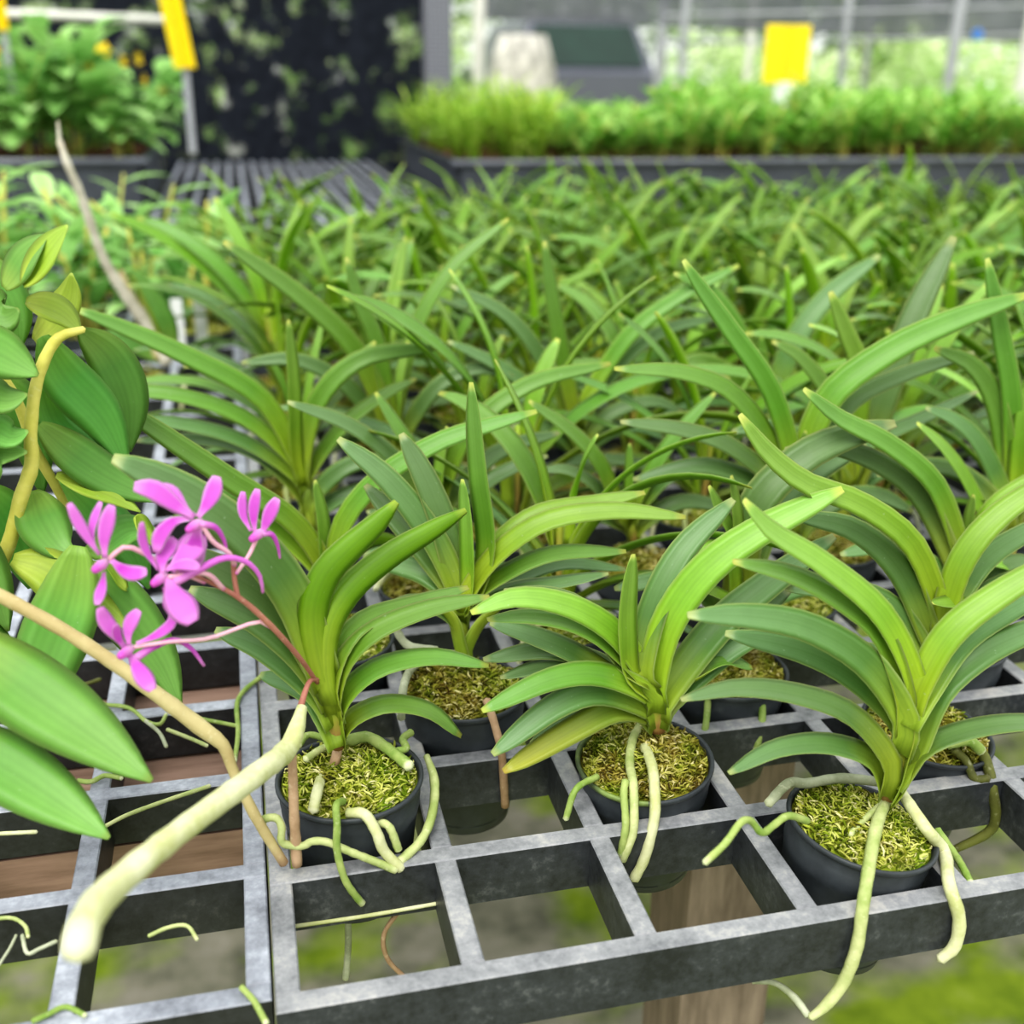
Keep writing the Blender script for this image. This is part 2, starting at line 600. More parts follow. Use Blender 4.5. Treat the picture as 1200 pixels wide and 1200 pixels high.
def trace_tube(pts, wpx, n=None, seg=8, wob=0.06, seed=0):
    """pts: (u, v, Y) in rows, or (u, v, ('z', height above the tray in cells)); widths in pixels along it"""
    ws = wpx if isinstance(wpx, (list, tuple)) else [wpx] * len(pts)
    w3 = []
    for (u, v, d), w in zip(pts, ws):
        q = AZ(u, v, H + d[1] * P) if isinstance(d, tuple) else AY(u, v, d)
        w3.append((q.x, q.y, q.z, w * depth(q) / F / 2))
    n = n or max(8, 5 * len(pts))
    r = catmull(w3, n)
    mb = MB()
    rnd = random.Random(seed)
    ph = rnd.random() * 9
    mb.tube([c[:3] for c in r], [max(1e-4, c[3]) * (1 + wob * math.sin(i * 1.9 + ph) * 0.6 + wob * (rnd.random() - .5)) for i, c in enumerate(r)], seg)
    return mb


# ------------------------------------------------------------------ the setting
mb = MB()
mb.add([(-30, -6, 0), (30, -6, 0), (30, 40, 0), (-30, 40, 0)], [(0, 1, 2, 3)])
tag(link('floor', mb.mesh('floor', M['floor'])), kind='structure')

GAP = 0.15
LT = -GAP


def grid_tray(x0, nx, y0, ny, mat, label, dz=0.0):
    """one lattice tray of nx by ny open cells, its near corner at cell coordinates x0, y0"""
    mb = MB()
    hw, dp = 0.066 * P, 0.37 * P
    top = H + dz * P
    X0, X1, Y0, Y1 = x0 * P, (x0 + nx) * P, y0 * P, (y0 + ny) * P

    def bar(lo, hi):
        b = 0.0006
        (ax, ay, az), (bx, by, bz) = lo, hi
        vs = [(ax, ay, az), (bx, ay, az), (bx, by, az), (ax, by, az), (ax, ay, bz - b), (bx, ay, bz - b), (bx, by, bz - b), (ax, by, bz - b),
              (ax + b, ay + b, bz), (bx - b, ay + b, bz), (bx - b, by - b, bz), (ax + b, by - b, bz)]
        mb.add(vs, [(0, 3, 2, 1), (0, 1, 5, 4), (1, 2, 6, 5), (2, 3, 7, 6), (3, 0, 4, 7), (4, 5, 9, 8), (5, 6, 10, 9), (6, 7, 11, 10), (7, 4, 8, 11), (8, 9, 10, 11)])
    for j in range(ny + 1):
        y = (y0 + j) * P
        bar((X0 - hw, y - hw, top - dp), (X1 + hw, y + hw, top))
    for i in range(nx + 1):
        x = (x0 + i) * P
        for j in range(ny):
            bar((x - hw, (y0 + j) * P + hw, top - dp * .98), (x + hw, (y0 + j + 1) * P - hw, top - 0.0001))
    o = link('grid_tray', mb.mesh('grid_tray', mat, smooth=False))
    return tag(o, label, 'tray', 'black lattice trays of the bench')


NX, NY = 12, 14
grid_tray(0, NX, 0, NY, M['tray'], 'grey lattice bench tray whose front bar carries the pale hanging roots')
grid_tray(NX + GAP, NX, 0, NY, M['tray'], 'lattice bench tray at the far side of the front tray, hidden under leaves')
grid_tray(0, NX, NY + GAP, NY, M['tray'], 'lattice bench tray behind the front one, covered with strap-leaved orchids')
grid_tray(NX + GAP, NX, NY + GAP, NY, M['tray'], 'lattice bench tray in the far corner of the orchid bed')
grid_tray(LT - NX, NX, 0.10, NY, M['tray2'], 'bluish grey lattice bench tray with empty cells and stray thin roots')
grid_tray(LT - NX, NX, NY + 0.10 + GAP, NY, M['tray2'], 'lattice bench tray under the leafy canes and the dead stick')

mb = MB()
for Y in (6, 13, 21, 27):
    mb.box((-12 * P, Y * P - .004, H - .058), (24.2 * P, Y * P + .004, H - .0245))
o = link('bench_support', mb.mesh('bench_support', M['pipe'], False))
tag(o, 'metal bench support hidden beneath the lattice trays', 'support')
for x in (-11.9 * P, 24.1 * P):
    for Y in (6, 27):
        mb = MB()
        mb.box((x - .012, Y * P - .012, 0), (x + .012, Y * P + .012, H - .058))
        sub('leg', mb, M['pipe'], o)

# wooden plank and posts under the bench
mb = MB()
mb.box((-11 * P, 2.05 * P, H - 0.86 * P), (-0.12 * P, 4.9 * P, H - 0.40 * P))
tag(link('bench_plank', mb.mesh('bench_plank', M['plank'], False)), 'pinkish weathered plank lying under the empty grid tray', 'plank')
for (u0, Y, lab) in ((836, 3.3, 'weathered wooden bench post standing under the front bar'), (-330, 3.4, 'weathered wooden bench post holding the pinkish plank')):
    c = AY(u0, 1040, Y)
    mb = MB()
    w = 0.029
    mb.box((c.x - w, c.y - w, 0), (c.x + w, c.y + w, H - (0.372 if u0 > 0 else 0.865) * P))
    tag(link('bench_post', mb.mesh('bench_post', M['wood'], False)), lab, 'post', 'wooden posts under the bench')


# ------------------------------------------------------------------ pots and moss
POT_TOP, POT_BOT = 0.31, -0.60


def pot_mesh(algae=False):
    mb = MB()
    n = 48
    prof = [(.452, POT_TOP - .035), (.468, POT_TOP - .03), (.475, POT_TOP - .012), (.474, POT_TOP + .004), (.462, POT_TOP + .01), (.445, POT_TOP), (.437, POT_TOP - .05), (.425, .10), (.366, -.48), (.34, -.56)]
    out = [(.452, POT_TOP - .035), (.446, .20), (.452, .185), (.441, .13), (.446, .115), (.433, .06), (.419, -.02), (.400, -.2), (.376, -.36), (.370, -.42), (.356, -.52), (.345, POT_BOT + .02), (.31, POT_BOT), (.18, POT_BOT + .02)]

    def rings(pr, flip, slots=False):
        vs = [(r * P * math.cos(2 * PI * k / n), r * P * math.sin(2 * PI * k / n), z * P) for r, z in pr for k in range(n)]
        fs = []
        for i in range(len(pr) - 1):
            for k in range(n):
                if slots and pr[i][1] in (-.42,) and k % 6 < 4:
                    continue
                if slots and i >= len(pr) - 2 and k % 6 in (1, 2, 3):
                    continue
                q = (i * n + k, i * n + (k + 1) % n, (i + 1) * n + (k + 1) % n, (i + 1) * n + k)
                fs.append(q if flip else q[::-1])
        mb.add(vs, fs, 0)
    rings(prof, True)
    rings(out, False, True)
    if algae:
        for i, f in enumerate(mb.f):
            z = [mb.v[k] for k in f]
            if max(q[2] for q in z) > (POT_TOP - .02) * P and z[0][0] > -.1 * P and i < n * 6:
                mb.mi[i] = 1
    return mb.mesh('pot', [M['pot'], M['algae']])


POT = pot_mesh()
POTA = pot_mesh(True)


def moss_mesh(seed, strands, rad=.437, ln=0.0052):
    r = random.Random(seed)
    mb = MB()
    n, m = 28, 9
    top = (POT_TOP - .03) * P

    def hgt(x, y):
        d = math.hypot(x, y) / (rad * P)
        return top + 0.006 * (1 - d * d) + 0.0028 * noise.noise(V((x * 120 + seed * 7, y * 120, seed)))
    vs, sh = [(0, 0, hgt(0, 0))], [0.2]
    for i in range(1, m + 1):
        for k in range(n):
            a = 2 * PI * k / n
            q = rad * P * i / m
            x, y = q * math.cos(a), q * math.sin(a)
            vs.append((x, y, hgt(x, y)))
            sh.append(0.15 + 0.3 * r.random())
    fs = [(0, 1 + k, 1 + (k + 1) % n) for k in range(n)]
    fs += [(1 + (i - 1) * n + k, 1 + i * n + k, 1 + i * n + (k + 1) % n, 1 + (i - 1) * n + (k + 1) % n) for i in range(1, m) for k in range(n)]
    mb.add(vs, fs, 0, shade=sh)
    for _ in range(strands):
        a, q = r.random() * 2 * PI, rad * P * math.sqrt(r.random()) * .95
        x, y = q * math.cos(a), q * math.sin(a)
        b = V((x, y, hgt(x, y) - .0008))
        az, el = r.random() * 2 * PI, r.uniform(.1, 1.3)
        L = ln * r.uniform(.5, 1.35)
        cu = r.uniform(-3.2, 3.2)
        pts, pos = [b], b
        for _s in range(4):
            d = V((math.cos(az) * math.cos(el), math.sin(az) * math.cos(el), math.sin(el)))
            pos = pos + d * (L / 4)
            rr_ = math.hypot(pos.x, pos.y)
            if rr_ > rad * P * .97:
                pos.x *= rad * P * .97 / rr_
                pos.y *= rad * P * .97 / rr_
            pts.append(pos)
            az += cu * .25
            el -= r.uniform(.1, .55)
        w = r.uniform(.00028, .00055)
        c = min(1, max(0, r.gauss(.5, .29) + .3 * noise.noise(V((x * 70, y * 70, seed * 3.3)))))
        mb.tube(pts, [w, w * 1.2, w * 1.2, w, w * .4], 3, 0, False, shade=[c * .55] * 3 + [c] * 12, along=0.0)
    return mb.mesh('moss', M['moss'])


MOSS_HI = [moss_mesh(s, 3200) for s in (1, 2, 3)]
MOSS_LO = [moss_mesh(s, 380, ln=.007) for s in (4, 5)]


def put_pot(root, centre, tilt=(0, 0), rot=0.0, hi=True, algae=False, k=0, hints=None):
    """pot and moss under a plant's Empty; centre: world point of the pot axis at tray height"""
    R = Matrix.Translation(V(centre) - V(root.location)) @ Matrix.Rotation(tilt[0], 4, 'X') @ Matrix.Rotation(tilt[1], 4, 'Y') @ Matrix.Rotation(rot, 4, 'Z')
    a = link('pot', POTA if algae else POT, root)
    a.matrix_local = R
    b = link('moss', (MOSS_HI[k % 3] if hi else MOSS_LO[k % 2]), root)
    b.matrix_local = R
    b['kind'] = 'stuff'
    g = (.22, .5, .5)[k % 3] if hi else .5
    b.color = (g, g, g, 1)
    return R


def plant_name(i, j):
    return (i + .5) * P, (j + .5) * P


ORD = ['first', 'second', 'third', 'fourth', 'fifth', 'sixth', 'seventh', 'eighth', 'ninth', 'tenth', 'eleventh', 'twelfth', 'thirteenth', 'fourteenth', 'fifteenth', 'sixteenth']
GRP = 'potted strap-leaved orchids standing in the lattice trays'


def orchid(i, j, label, z=0.0, dx=0.0, dy=0.0, tilt=(0, 0), hi=True, algae=False, k=0):
    x, y = (i + .5 + dx) * P, (j + .5 + dy) * P
    root = empty('potted_orchid', (x, y, H + z * P), label, 'orchid', GRP)
    put_pot(root, (x, y, H + z * P), tilt, k * 1.3, hi, algae, k)
    return root


def traced(root, i, j, base, stem, leaves, theta=0.0, roots=(), sw=20):
    """leaves: (material key, width px, depth offset of the tip (m), side, points)"""
    b0 = AY(base[0], base[1], j + .5)
    n = V((-math.sin(theta), math.cos(theta), 0))
    mb = MB()
    sp = catmull([base] + stem, 24)
    q = catmull(sp[:int(24 * .6)], 10)
    pts = [APL(u, v, b0, n, .004) for u, v in q]
    mpp = depth(b0) / F
    mb.tube(pts, [sw * mpp / 2 * .82 * (0.72 + 0.5 * math.sin(PI * t / 10 * .8)) * (1 if t < 8 else (11 - t) / 3.4) for t in range(11)], 12, 0, True, 0.62, fdir=RT)
    sub('stem', mb, M['stem'], root)
    for li, (key, w, off, side, px) in enumerate(leaves):
        st = ((li * 37) % 7 - 3) * 0.0007
        kk = min(range(25), key=lambda a: math.dist(sp[a], px[0]))
        down = sp[max(0, kk - 7)]
        if math.dist(px[0], sp[kk]) < 26 and math.dist(down, px[0]) > 12:
            px = [down] + list(px)
        pl = lambda u, v, t, off=off, st=st: APL(u, v, b0, n, off * t ** 1.2 + st)
        mb = trace_blade(px, w, pl, side=side)
        sub('leaf', mb, M[key], root)
    for s, (key, w, pts) in enumerate(roots):
        sub('root', trace_tube(pts, w, seed=s), M[key], root)
    return b0


# ------------------------------------------------------------------ the traced plants near the front
zA = ('z', .42)
A = orchid(0, 1, 'orchid with magenta flowers and a long white root, beside the tray seam', z=0.0, dx=-.02, k=0)
traced(A, 0, 1, (396, 878), [(392, 840), (384, 800), (378, 765)], [
    ('o', 30, .030, 1, [(384, 845), (366, 815), (340, 800), (304, 790)]),
    ('o', 34, .022, 1, [(380, 822), (350, 790), (305, 758), (252, 738)]),
    ('o', 38, .012, 1, [(376, 800), (345, 760), (295, 722), (222, 690)]),
    ('o', 40, .010, 1, [(374, 785), (345, 735), (300, 692), (235, 655), (200, 640)]),
    ('o', 52, .000, 1, [(374, 775), (345, 700), (300, 640), (235, 588), (175, 555), (132, 537)]),
    ('u', 34, .012, -1, [(380, 790), (384, 735), (410, 690), (455, 652), (505, 622), (546, 598)]),
    ('u', 38, .000, -1, [(374, 785), (366, 720), (382, 672), (415, 637), (440, 615), (465, 588)]),
    ('m', 26, .020, 1, [(384, 810), (398, 760), (430, 725), (490, 706), (549, 688)]),
    ('m', 26, .000, 1, [(388, 822), (402, 775), (440, 738), (505, 712), (574, 699)]),
    ('m', 25, -.008, 1, [(392, 838), (412, 804), (450, 779), (510, 769), (573, 780)]),
    ('m', 23, -.010, 1, [(398, 858), (420, 836), (458, 824), (505, 833), (541, 863)]),
], 0.10, [
    ('rg', 9, [(402, 939, 1.16), (394, 944, 1.02), (395, 967, .96), (395, 997, .93), (404, 1030, .91), (417, 1050, .91), (425, 1059, .91)]),
    ('rl', 9.5, [(300, 962, 1.06), (322, 958, 1.03), (330, 969, 1.0), (330, 986, .98), (342, 991, .98), (356, 991, .98), (366, 986, .97), (384, 987, .96), (410, 998, .95), (443, 1011, .94), (464, 1020, .93)]),
    ('rw', 13, [(408, 953, 1.1), (427, 954, 1.04), (441, 975, .98), (450, 997, .97), (470, 1018, .95)]),
    ('rl', 10, [(441, 963, 1.08), (456, 969, 1.03), (467, 996, 1.0)]),
    ('rl', [8, 11, 11, 11, 12], [(500, 886, 1.75), (509, 914, 1.55), (507, 951, 1.3), (494, 984, 1.1), (468, 1010, .98)]),
    ('rg', 14, [(408, 868, zA), (430, 864, zA), (452, 876, zA), (480, 898, zA)]),
    ('rg', 9, [(482, 858, zA), (472, 866, zA), (476, 877, zA), (460, 881, zA)]),
    ('rl', 9, [(392, 872, zA), (376, 878, zA), (358, 890, zA)]),
    ('rg', 8, [(388, 868, zA), (362, 861, zA), (350, 874, zA)]),
    ('rb', 12, [(396, 876, zA), (394, 886, zA), (391, 897, ('z', .36))]),
    ('rw', 13, [(376, 912, ('z', .36)), (371, 930, zA), (367, 950, ('z', .36))]),
    ('rb', [9, 11, 12, 13], [(342, 868, 1.14), (343, 905, 1.06), (345, 960, 1.0), (348, 1014, .99)]),
    ('rw', 5, [(340, 1086, .93), (430, 1073, .93), (522, 1057, .93)]),
    ('rb', 6, [(470, 1064, 1.0), (450, 1095, 1.0), (455, 1125, 1.0), (482, 1152, 1.0)]),
    ('rgy', 8, [(408, 1075, 1.25), (408, 1110, 1.25), (405, 1147, 1.25)]),
    ('ped', [5, 6, 9], [(373, 796, 1.47), (362, 800, 1.36), (351, 832, 1.24)]),
    ('rw', [13, 22, 26, 27, 30, 36, 42, 40], [(354, 828, 1.25), (346, 858, 1.12), (335, 880, 1.0), (300, 908, .6), (210, 975, .0), (132, 1040, -.5), (100, 1082, -.8), (92, 1116, -.95)]),
], 22)


def flower(root, petals, lip, spur, Y, pedicel, column):
    """one small orchid bloom: petals and lip are blades, spur and pedicel are tubes; its pieces hang under the petal-bearing centre"""
    mb = MB()
    c = AY(column[0], column[1], Y)
    mb.tube([AY(column[0] + 7, column[1] - 5, Y + .03), c, AY(column[0] - 8, column[1] + 6, Y - .08)], [.0011, .0019, .0013], 8)
    fl = link('flower', mb.mesh('flower', M['pale']), root)
    fl.matrix_parent_inverse = Matrix.Translation(-V(root.location))
    for k, (w, dz, px) in enumerate(petals):
        pl = lambda u, v, t, dz=dz: AY(u, v, Y + dz * t)
        b = trace_blade(px, w, pl, W=.004, prof=petal_profile, fold=(.12, .07), n=10, thick=.0004)
        link('petal', b.mesh('petal', M['petal']), fl)
    if lip:
        b = trace_blade(lip[1], lip[0], lambda u, v, t: AY(u, v, Y - .16 * t), W=.004, prof=petal_profile, fold=(.05, -.08), n=10, thick=.0005)
        link('lip', b.mesh('lip', M['petal']), fl)
    if spur:
        q = catmull([(u, v, 0) for u, v in spur[1]], 14)
        w = spur[0]
        mb = MB()
        pp = [AY(u, v, Y + spur[2] * i / 14) for i, (u, v, _) in enumerate(q)]
        mb.tube(pp, [w * depth(x) / F / 2 * (1.15 - .75 * i / 14) for i, x in enumerate(pp)], 8)
        link('spur', mb.mesh('spur', M['petal']), fl)
    if pedicel:
        q = catmull([(u, v, y) for u, v, y in pedicel[1]], 12)
        mb = MB()
        pp = [AY(u, v, y) for u, v, y in q]
        mb.tube(pp, [pedicel[0] * depth(x) / F / 2 for x in pp], 8)
        link('pedicel', mb.mesh('pedicel', M['pedp']), fl)
    return fl


sub('flower_stalk', trace_tube([(372, 800, 1.46), (352, 772, 1.28), (322, 738, 1.15), (290, 708, 1.08), (262, 690, 1.05), (228, 674, 1.0)], [5, 6, 7, 7, 6, 4]), M['ped'], A)
sub('flower_stalk', trace_tube([(279, 700, 1.07), (275, 680, 1.1), (273, 655, 1.12)], 6), M['ped'], A)
flower(A, [(25, .0, [(228, 606), (206, 592), (180, 574), (157, 570)]), (27, .12, [(226, 606), (208, 592), (196, 578), (185, 570)]), (21, .06, [(232, 606), (243, 590), (250, 575), (254, 558)]),
           (19, -.05, [(222, 607), (202, 612), (188, 628), (183, 648)]), (32, -.03, [(232, 616), (228, 640), (222, 655), (208, 668)])], None,
       (8, [(236, 614), (252, 618), (262, 632), (266, 648)], .1), .98, (6, [(236, 615, .98), (250, 635, 1.0), (268, 648, 1.05), (275, 662, 1.1)]), (229, 615))
flower(A, [(21, .1, [(190, 672), (190, 655), (196, 643), (206, 631)]), (11, 0, [(186, 668), (174, 650), (167, 632), (166, 612)]), (15, -.05, [(194, 668), (210, 662), (224, 662), (234, 666)]), (34, .1, [(200, 668), (212, 656), (224, 642), (234, 624)]),
           (10, -.02, [(192, 688), (195, 702), (197, 716)])], (36, [(196, 676), (204, 696), (214, 712), (226, 730)]),
       (10, [(205, 682), (232, 668), (262, 654), (288, 658), (304, 674), (308, 694)], .2), .90, (6, [(198, 676, .9), (240, 672, .96), (262, 690, 1.05)]), (188, 678))
flower(A, [(14, .0, [(117, 650), (104, 632), (92, 612), (81, 590)]), (10, .1, [(112, 645), (107, 625), (110, 608), (118, 588)]), (19, .03, [(123, 654), (122, 632), (125, 614), (131, 592)]), (19, -.05, [(130, 656), (142, 666), (155, 672), (172, 670)])],
       (13, [(122, 670), (120, 684), (117, 696), (114, 709)]), None, .92, (6, [(128, 655, .93), (146, 641, .95), (168, 648, .98), (196, 664, .98), (240, 682, 1.03)]), (119, 662))
flower(A, [(19, .0, [(147, 760), (136, 744), (124, 728), (117, 712)]), (12, -.04, [(145, 758), (138, 745), (135, 732)]), (17, .05, [(151, 756), (150, 740), (155, 726), (163, 715)]), (13, .1, [(160, 754), (184, 744), (201, 730), (202, 714)])],
       (22, [(151, 766), (160, 780), (168, 793), (179, 809)]), (9, [(158, 772), (180, 758), (205, 750), (224, 760), (239, 780)], .15), .86, (5, [(158, 758, .86), (200, 752, .9), (245, 748, 1.0), (300, 729, 1.12), (317, 735, 1.145)]), (149, 763))
flower(A, [(17, .0, [(306, 628), (312, 612), (317, 600), (325, 584)]), (14, .05, [(299, 626), (297, 606), (298, 590), (302, 573)]), (12, .1, [(294, 622), (286, 606), (284, 592), (285, 576)])], None,
       (7, [(306, 626), (318, 626), (325, 638), (328, 654)], .08), 1.2, (5, [(303, 626, 1.2), (292, 650, 1.15), (277, 672, 1.1)]), (303, 626))

B = orchid(1, 2, 'orchid with one upright blade, mossy pot showing between the seam plant and the yellowing-leaf plant', dx=-.08, z=-.10, k=1)
traced(B, 1, 2, (545, 770), [(542, 740), (538, 710), (538, 690)], [
    ('o', 30, .03, 1, [(534, 700), (500, 672), (460, 660), (425, 655)]),
    ('o', 30, .03, 1, [(532, 692), (500, 648), (462, 605), (428, 568)]),
    ('o', 32, .02, 1, [(536, 690), (508, 630), (455, 562), (396, 514)]),
    ('o', 34, .02, 1, [(538, 690), (522, 620), (498, 560), (470, 508)]),
    ('m', 24, .01, 1, [(556, 695), (569, 640), (560, 560), (555, 500), (552, 448)]),
    ('y', 18, .0, 1, [(546, 690), (546, 630), (542, 562)]),
    ('y', 24, .02, 1, [(545, 692), (580, 640), (630, 602), (700, 588), (756, 577)]),
    ('y', 25, .0, 1, [(545, 698), (580, 650), (640, 610), (720, 598), (804, 606)]),
    ('m', 21, .0, 1, [(546, 705), (590, 672), (650, 648), (734, 646)]),
    ('o', 18, .02, 1, [(550, 705), (600, 680), (660, 660), (734, 667)]),
    ('o', 18, -.01, 1, [(548, 712), (600, 690), (655, 682), (713, 672)]),
    ('t', 14, .0, -1, [(540, 755), (530, 725), (505, 700)]),
    ('t', 13, .0, -1, [(546, 758), (565, 728), (590, 708)]),
    ('o', 20, -.005, 1, [(540, 735), (520, 715), (485, 704), (450, 712)]),
], -0.12, [
    ('rw', 7, [(548, 770, ('z', .4)), (530, 765, ('z', .42)), (512, 768, ('z', .38))]),
    ('rgy', 10, [(512, 770, ('z', .36)), (484, 782, ('z', .36)), (473, 805, 2.1), (470, 842, 2.04)]),
    ('rb', 10, [(570, 820, 2.12), (580, 850, 2.0), (588, 885, 1.92), (592, 945, 1.9)]),
    ('rgy', 10, [(462, 734, 2.75), (478, 756, 2.7), (512, 762, 2.6)]),
], 20)

for o in B.children:
    if o.name.startswith(('pot', 'moss')):
        o.matrix_local = o.matrix_local @ Matrix.Diagonal((1, 1, 1.2, 1))

C = orchid(2, 1, 'orchid in an algae-rimmed pot with one yellowing low leaf over the front', z=-.14, tilt=(.06, -.05), algae=True, k=2)
traced(C, 2, 1, (772, 858), [(766, 820), (762, 790), (758, 770)], [
    ('o', 24, .03, 1, [(735, 780), (690, 720), (650, 698), (590, 692)]),
    ('o', 26, .02, 1, [(725, 795), (668, 762), (618, 742), (574, 730)]),
    ('o', 26, .02, 1, [(745, 800), (690, 772), (640, 761), (566, 773)]),
    ('o', 22, .01, 1, [(745, 805), (690, 784), (640, 780), (586, 794)]),
    ('o', 40, .015, 1, [(775, 820), (840, 735), (905, 680), (978, 628)]),
    ('o', 38, .02, 1, [(780, 820), (850, 752), (890, 715), (926, 690)]),
    ('o', 30, .0, 1, [(782, 825), (825, 785), (865, 757), (906, 740)]),
    ('o', 36, .02, 1, [(750, 790), (765, 715), (800, 645), (860, 585)]),
    ('m', 16, .0, 1, [(810, 790), (848, 772), (882, 782)]),
    ('m', 23, .0, 1, [(758, 798), (712, 752), (670, 730), (620, 722), (571, 726)]),
    ('y', 30, -.005, 1, [(760, 795), (722, 742), (668, 710), (605, 700), (552, 718)]),
    ('y', 23, .0, 1, [(742, 790), (736, 740), (737, 700), (742, 650)]),
    ('y', 42, -.01, 1, [(764, 805), (780, 735), (825, 670), (890, 622), (988, 573)]),
    ('o', 30, .005, 1, [(748, 832), (700, 838), (660, 852), (622, 872)]),
    ('m', 30, -.01, 1, [(764, 815), (705, 790), (645, 796), (565, 833)]),
    ('o', 34, -.012, 1, [(766, 832), (705, 810), (650, 828), (577, 884)]),
    ('t', 32, -.014, 1, [(768, 840), (725, 830), (672, 855), (590, 904)]),
], 0.05, [
    ('rl', 11, [(750, 850, ('z', .25)), (741, 868, ('z', .27)), (738, 895, ('z', .25)), (742, 918, 1.10), (743, 950, .98), (741, 978, .93), (729, 1008, .91)]),
    ('rg', 9, [(733, 915, 1.12), (731, 930, 1.05), (733, 968, .94), (727, 1002, .92)]),
    ('rw', 13, [(756, 876, ('z', .25)), (764, 897, ('z', .27)), (767, 922, 1.08), (767, 958, .96), (756, 1004, .92), (743, 1030, .91)]),
    ('rg', 8, [(700, 910, 1.3), (675, 925, 1.2), (663, 960, 1.15)]),
], 26)

D = orchid(3, 0, 'orchid in the tilted pot at the front bar, two thick pale roots hanging over it', z=-.15, dx=.04, dy=.02, tilt=(.02, .15), k=0)
traced(D, 3, 0, (1040, 938), [(1052, 895), (1064, 850), (1072, 800)], [
    ('o', 34, .03, 1, [(1085, 812), (1125, 752), (1180, 715), (1265, 672)]),
    ('o', 36, .012, 1, [(1068, 885), (1098, 812), (1150, 766), (1210, 738), (1270, 715)]),
    ('y', 36, .0, 1, [(1076, 805), (1110, 745), (1165, 700), (1265, 640)]),
    ('o', 34, .02, 1, [(1058, 850), (1005, 795), (940, 762), (850, 742)]),
    ('o', 38, .0, 1, [(1062, 845), (1018, 778), (950, 736), (880, 722), (806, 721)]),
    ('m', 28, .005, 1, [(1062, 820), (1035, 745), (985, 702), (925, 672), (859, 658)]),
    ('y', 30, .0, 1, [(1074, 800), (1035, 720), (965, 660), (905, 622), (872, 586)]),
    ('o', 27, .0, 1, [(1046, 895), (1000, 838), (930, 812), (860, 806), (798, 820)]),
    ('o', 26, -.01, 1, [(1040, 922), (1022, 888), (970, 871), (910, 877), (854, 906)]),
    ('o', 25, -.012, 1, [(1048, 928), (1078, 880), (1130, 856), (1200, 846), (1270, 856)]),
    ('t', 14, -.002, 1, [(1050, 915), (1058, 890), (1066, 868), (1070, 852)]),
], 0.0, [
    ('rl', [11, 15, 15, 15, 15, 15, 13, 9], [(1040, 936, ('z', .24)), (1028, 965, ('z', .28)), (1021, 1000, .16), (1012, 1056, -.07), (1004, 1110, -.12), (988, 1152, -.12), (966, 1180, -.12), (950, 1192, -.12)]),
    ('rgy', [9, 9, 7, 6], [(947, 1190, -.10), (930, 1168, 0.0), (908, 1152, .08), (882, 1150, .15)]),
    ('rw', [13, 15, 16, 15, 16, 15, 13], [(1056, 928, ('z', .3)), (1083, 968, ('z', .26)), (1106, 998, .3), (1112, 1035, -.02), (1124, 1076, -.10), (1119, 1108, -.12), (1102, 1124, -.12)]),
    ('rg', 9, [(1098, 972, .5), (1118, 1000, .35), (1128, 1016, .2), (1138, 1036, .05)]),
    ('rgy', 12, [(1030, 916, .75), (985, 912, .85), (946, 918, .85), (924, 918, .8), (900, 942, .7)]),
    ('rg', 9, [(946, 962, .32), (924, 956, .22), (908, 966, .14), (893, 976, .06), (880, 962, .06), (868, 964, .0), (850, 988, -.09), (826, 1011, -.1)]),
    ('rl', 8, [(1036, 940, ('z', .22)), (1018, 956, ('z', .25)), (996, 978, ('z', .22))]),
], 24)

E_ = orchid(4, 1, 'orchid behind the tilted pot, dark olive roots looping over its own rim', z=-.2, dx=.14, tilt=(.05, .1), k=1)
traced(E_, 4, 1, (1098, 838), [(1100, 800), (1104, 760), (1106, 720)], [
    ('o', 28, .02, 1, [(1088, 770), (1050, 715), (1000, 692), (920, 690)]),
    ('o', 32, .02, 1, [(1090, 745), (1055, 668), (1000, 620), (928, 604)]),
    ('o', 28, .02, 1, [(1112, 720), (1150, 660), (1200, 625), (1260, 600)]),
    ('y', 30, .0, 1, [(1104, 722), (1072, 640), (1012, 592), (945, 566), (900, 530), (867, 486)]),
    ('y', 32, .0, 1, [(1106, 722), (1128, 655), (1175, 600), (1260, 545)]),
    ('o', 26, .0, 1, [(1112, 748), (1150, 700), (1200, 675), (1260, 668)]),
    ('y', 17, -.01, 1, [(1150, 716), (1125, 706), (1094, 707)]),
    ('o', 24, .01, 1, [(1092, 800), (1040, 770), (1000, 762), (960, 772)]),
], 0.05, [
    ('rd', [9, 13, 13, 12, 9], [(1128, 862, ('z', .3)), (1152, 884, 1.1), (1163, 925, .95), (1163, 970, .92), (1116, 997, 1.0)]),
    ('rd', 10, [(1118, 878, ('z', .2)), (1132, 892, 1.05), (1142, 912, .98), (1158, 912, .95)]),
    ('rg', 13, [(1110, 872, ('z', .25)), (1135, 868, ('z', .28)), (1150, 880, ('z', .2))]),
], 22)

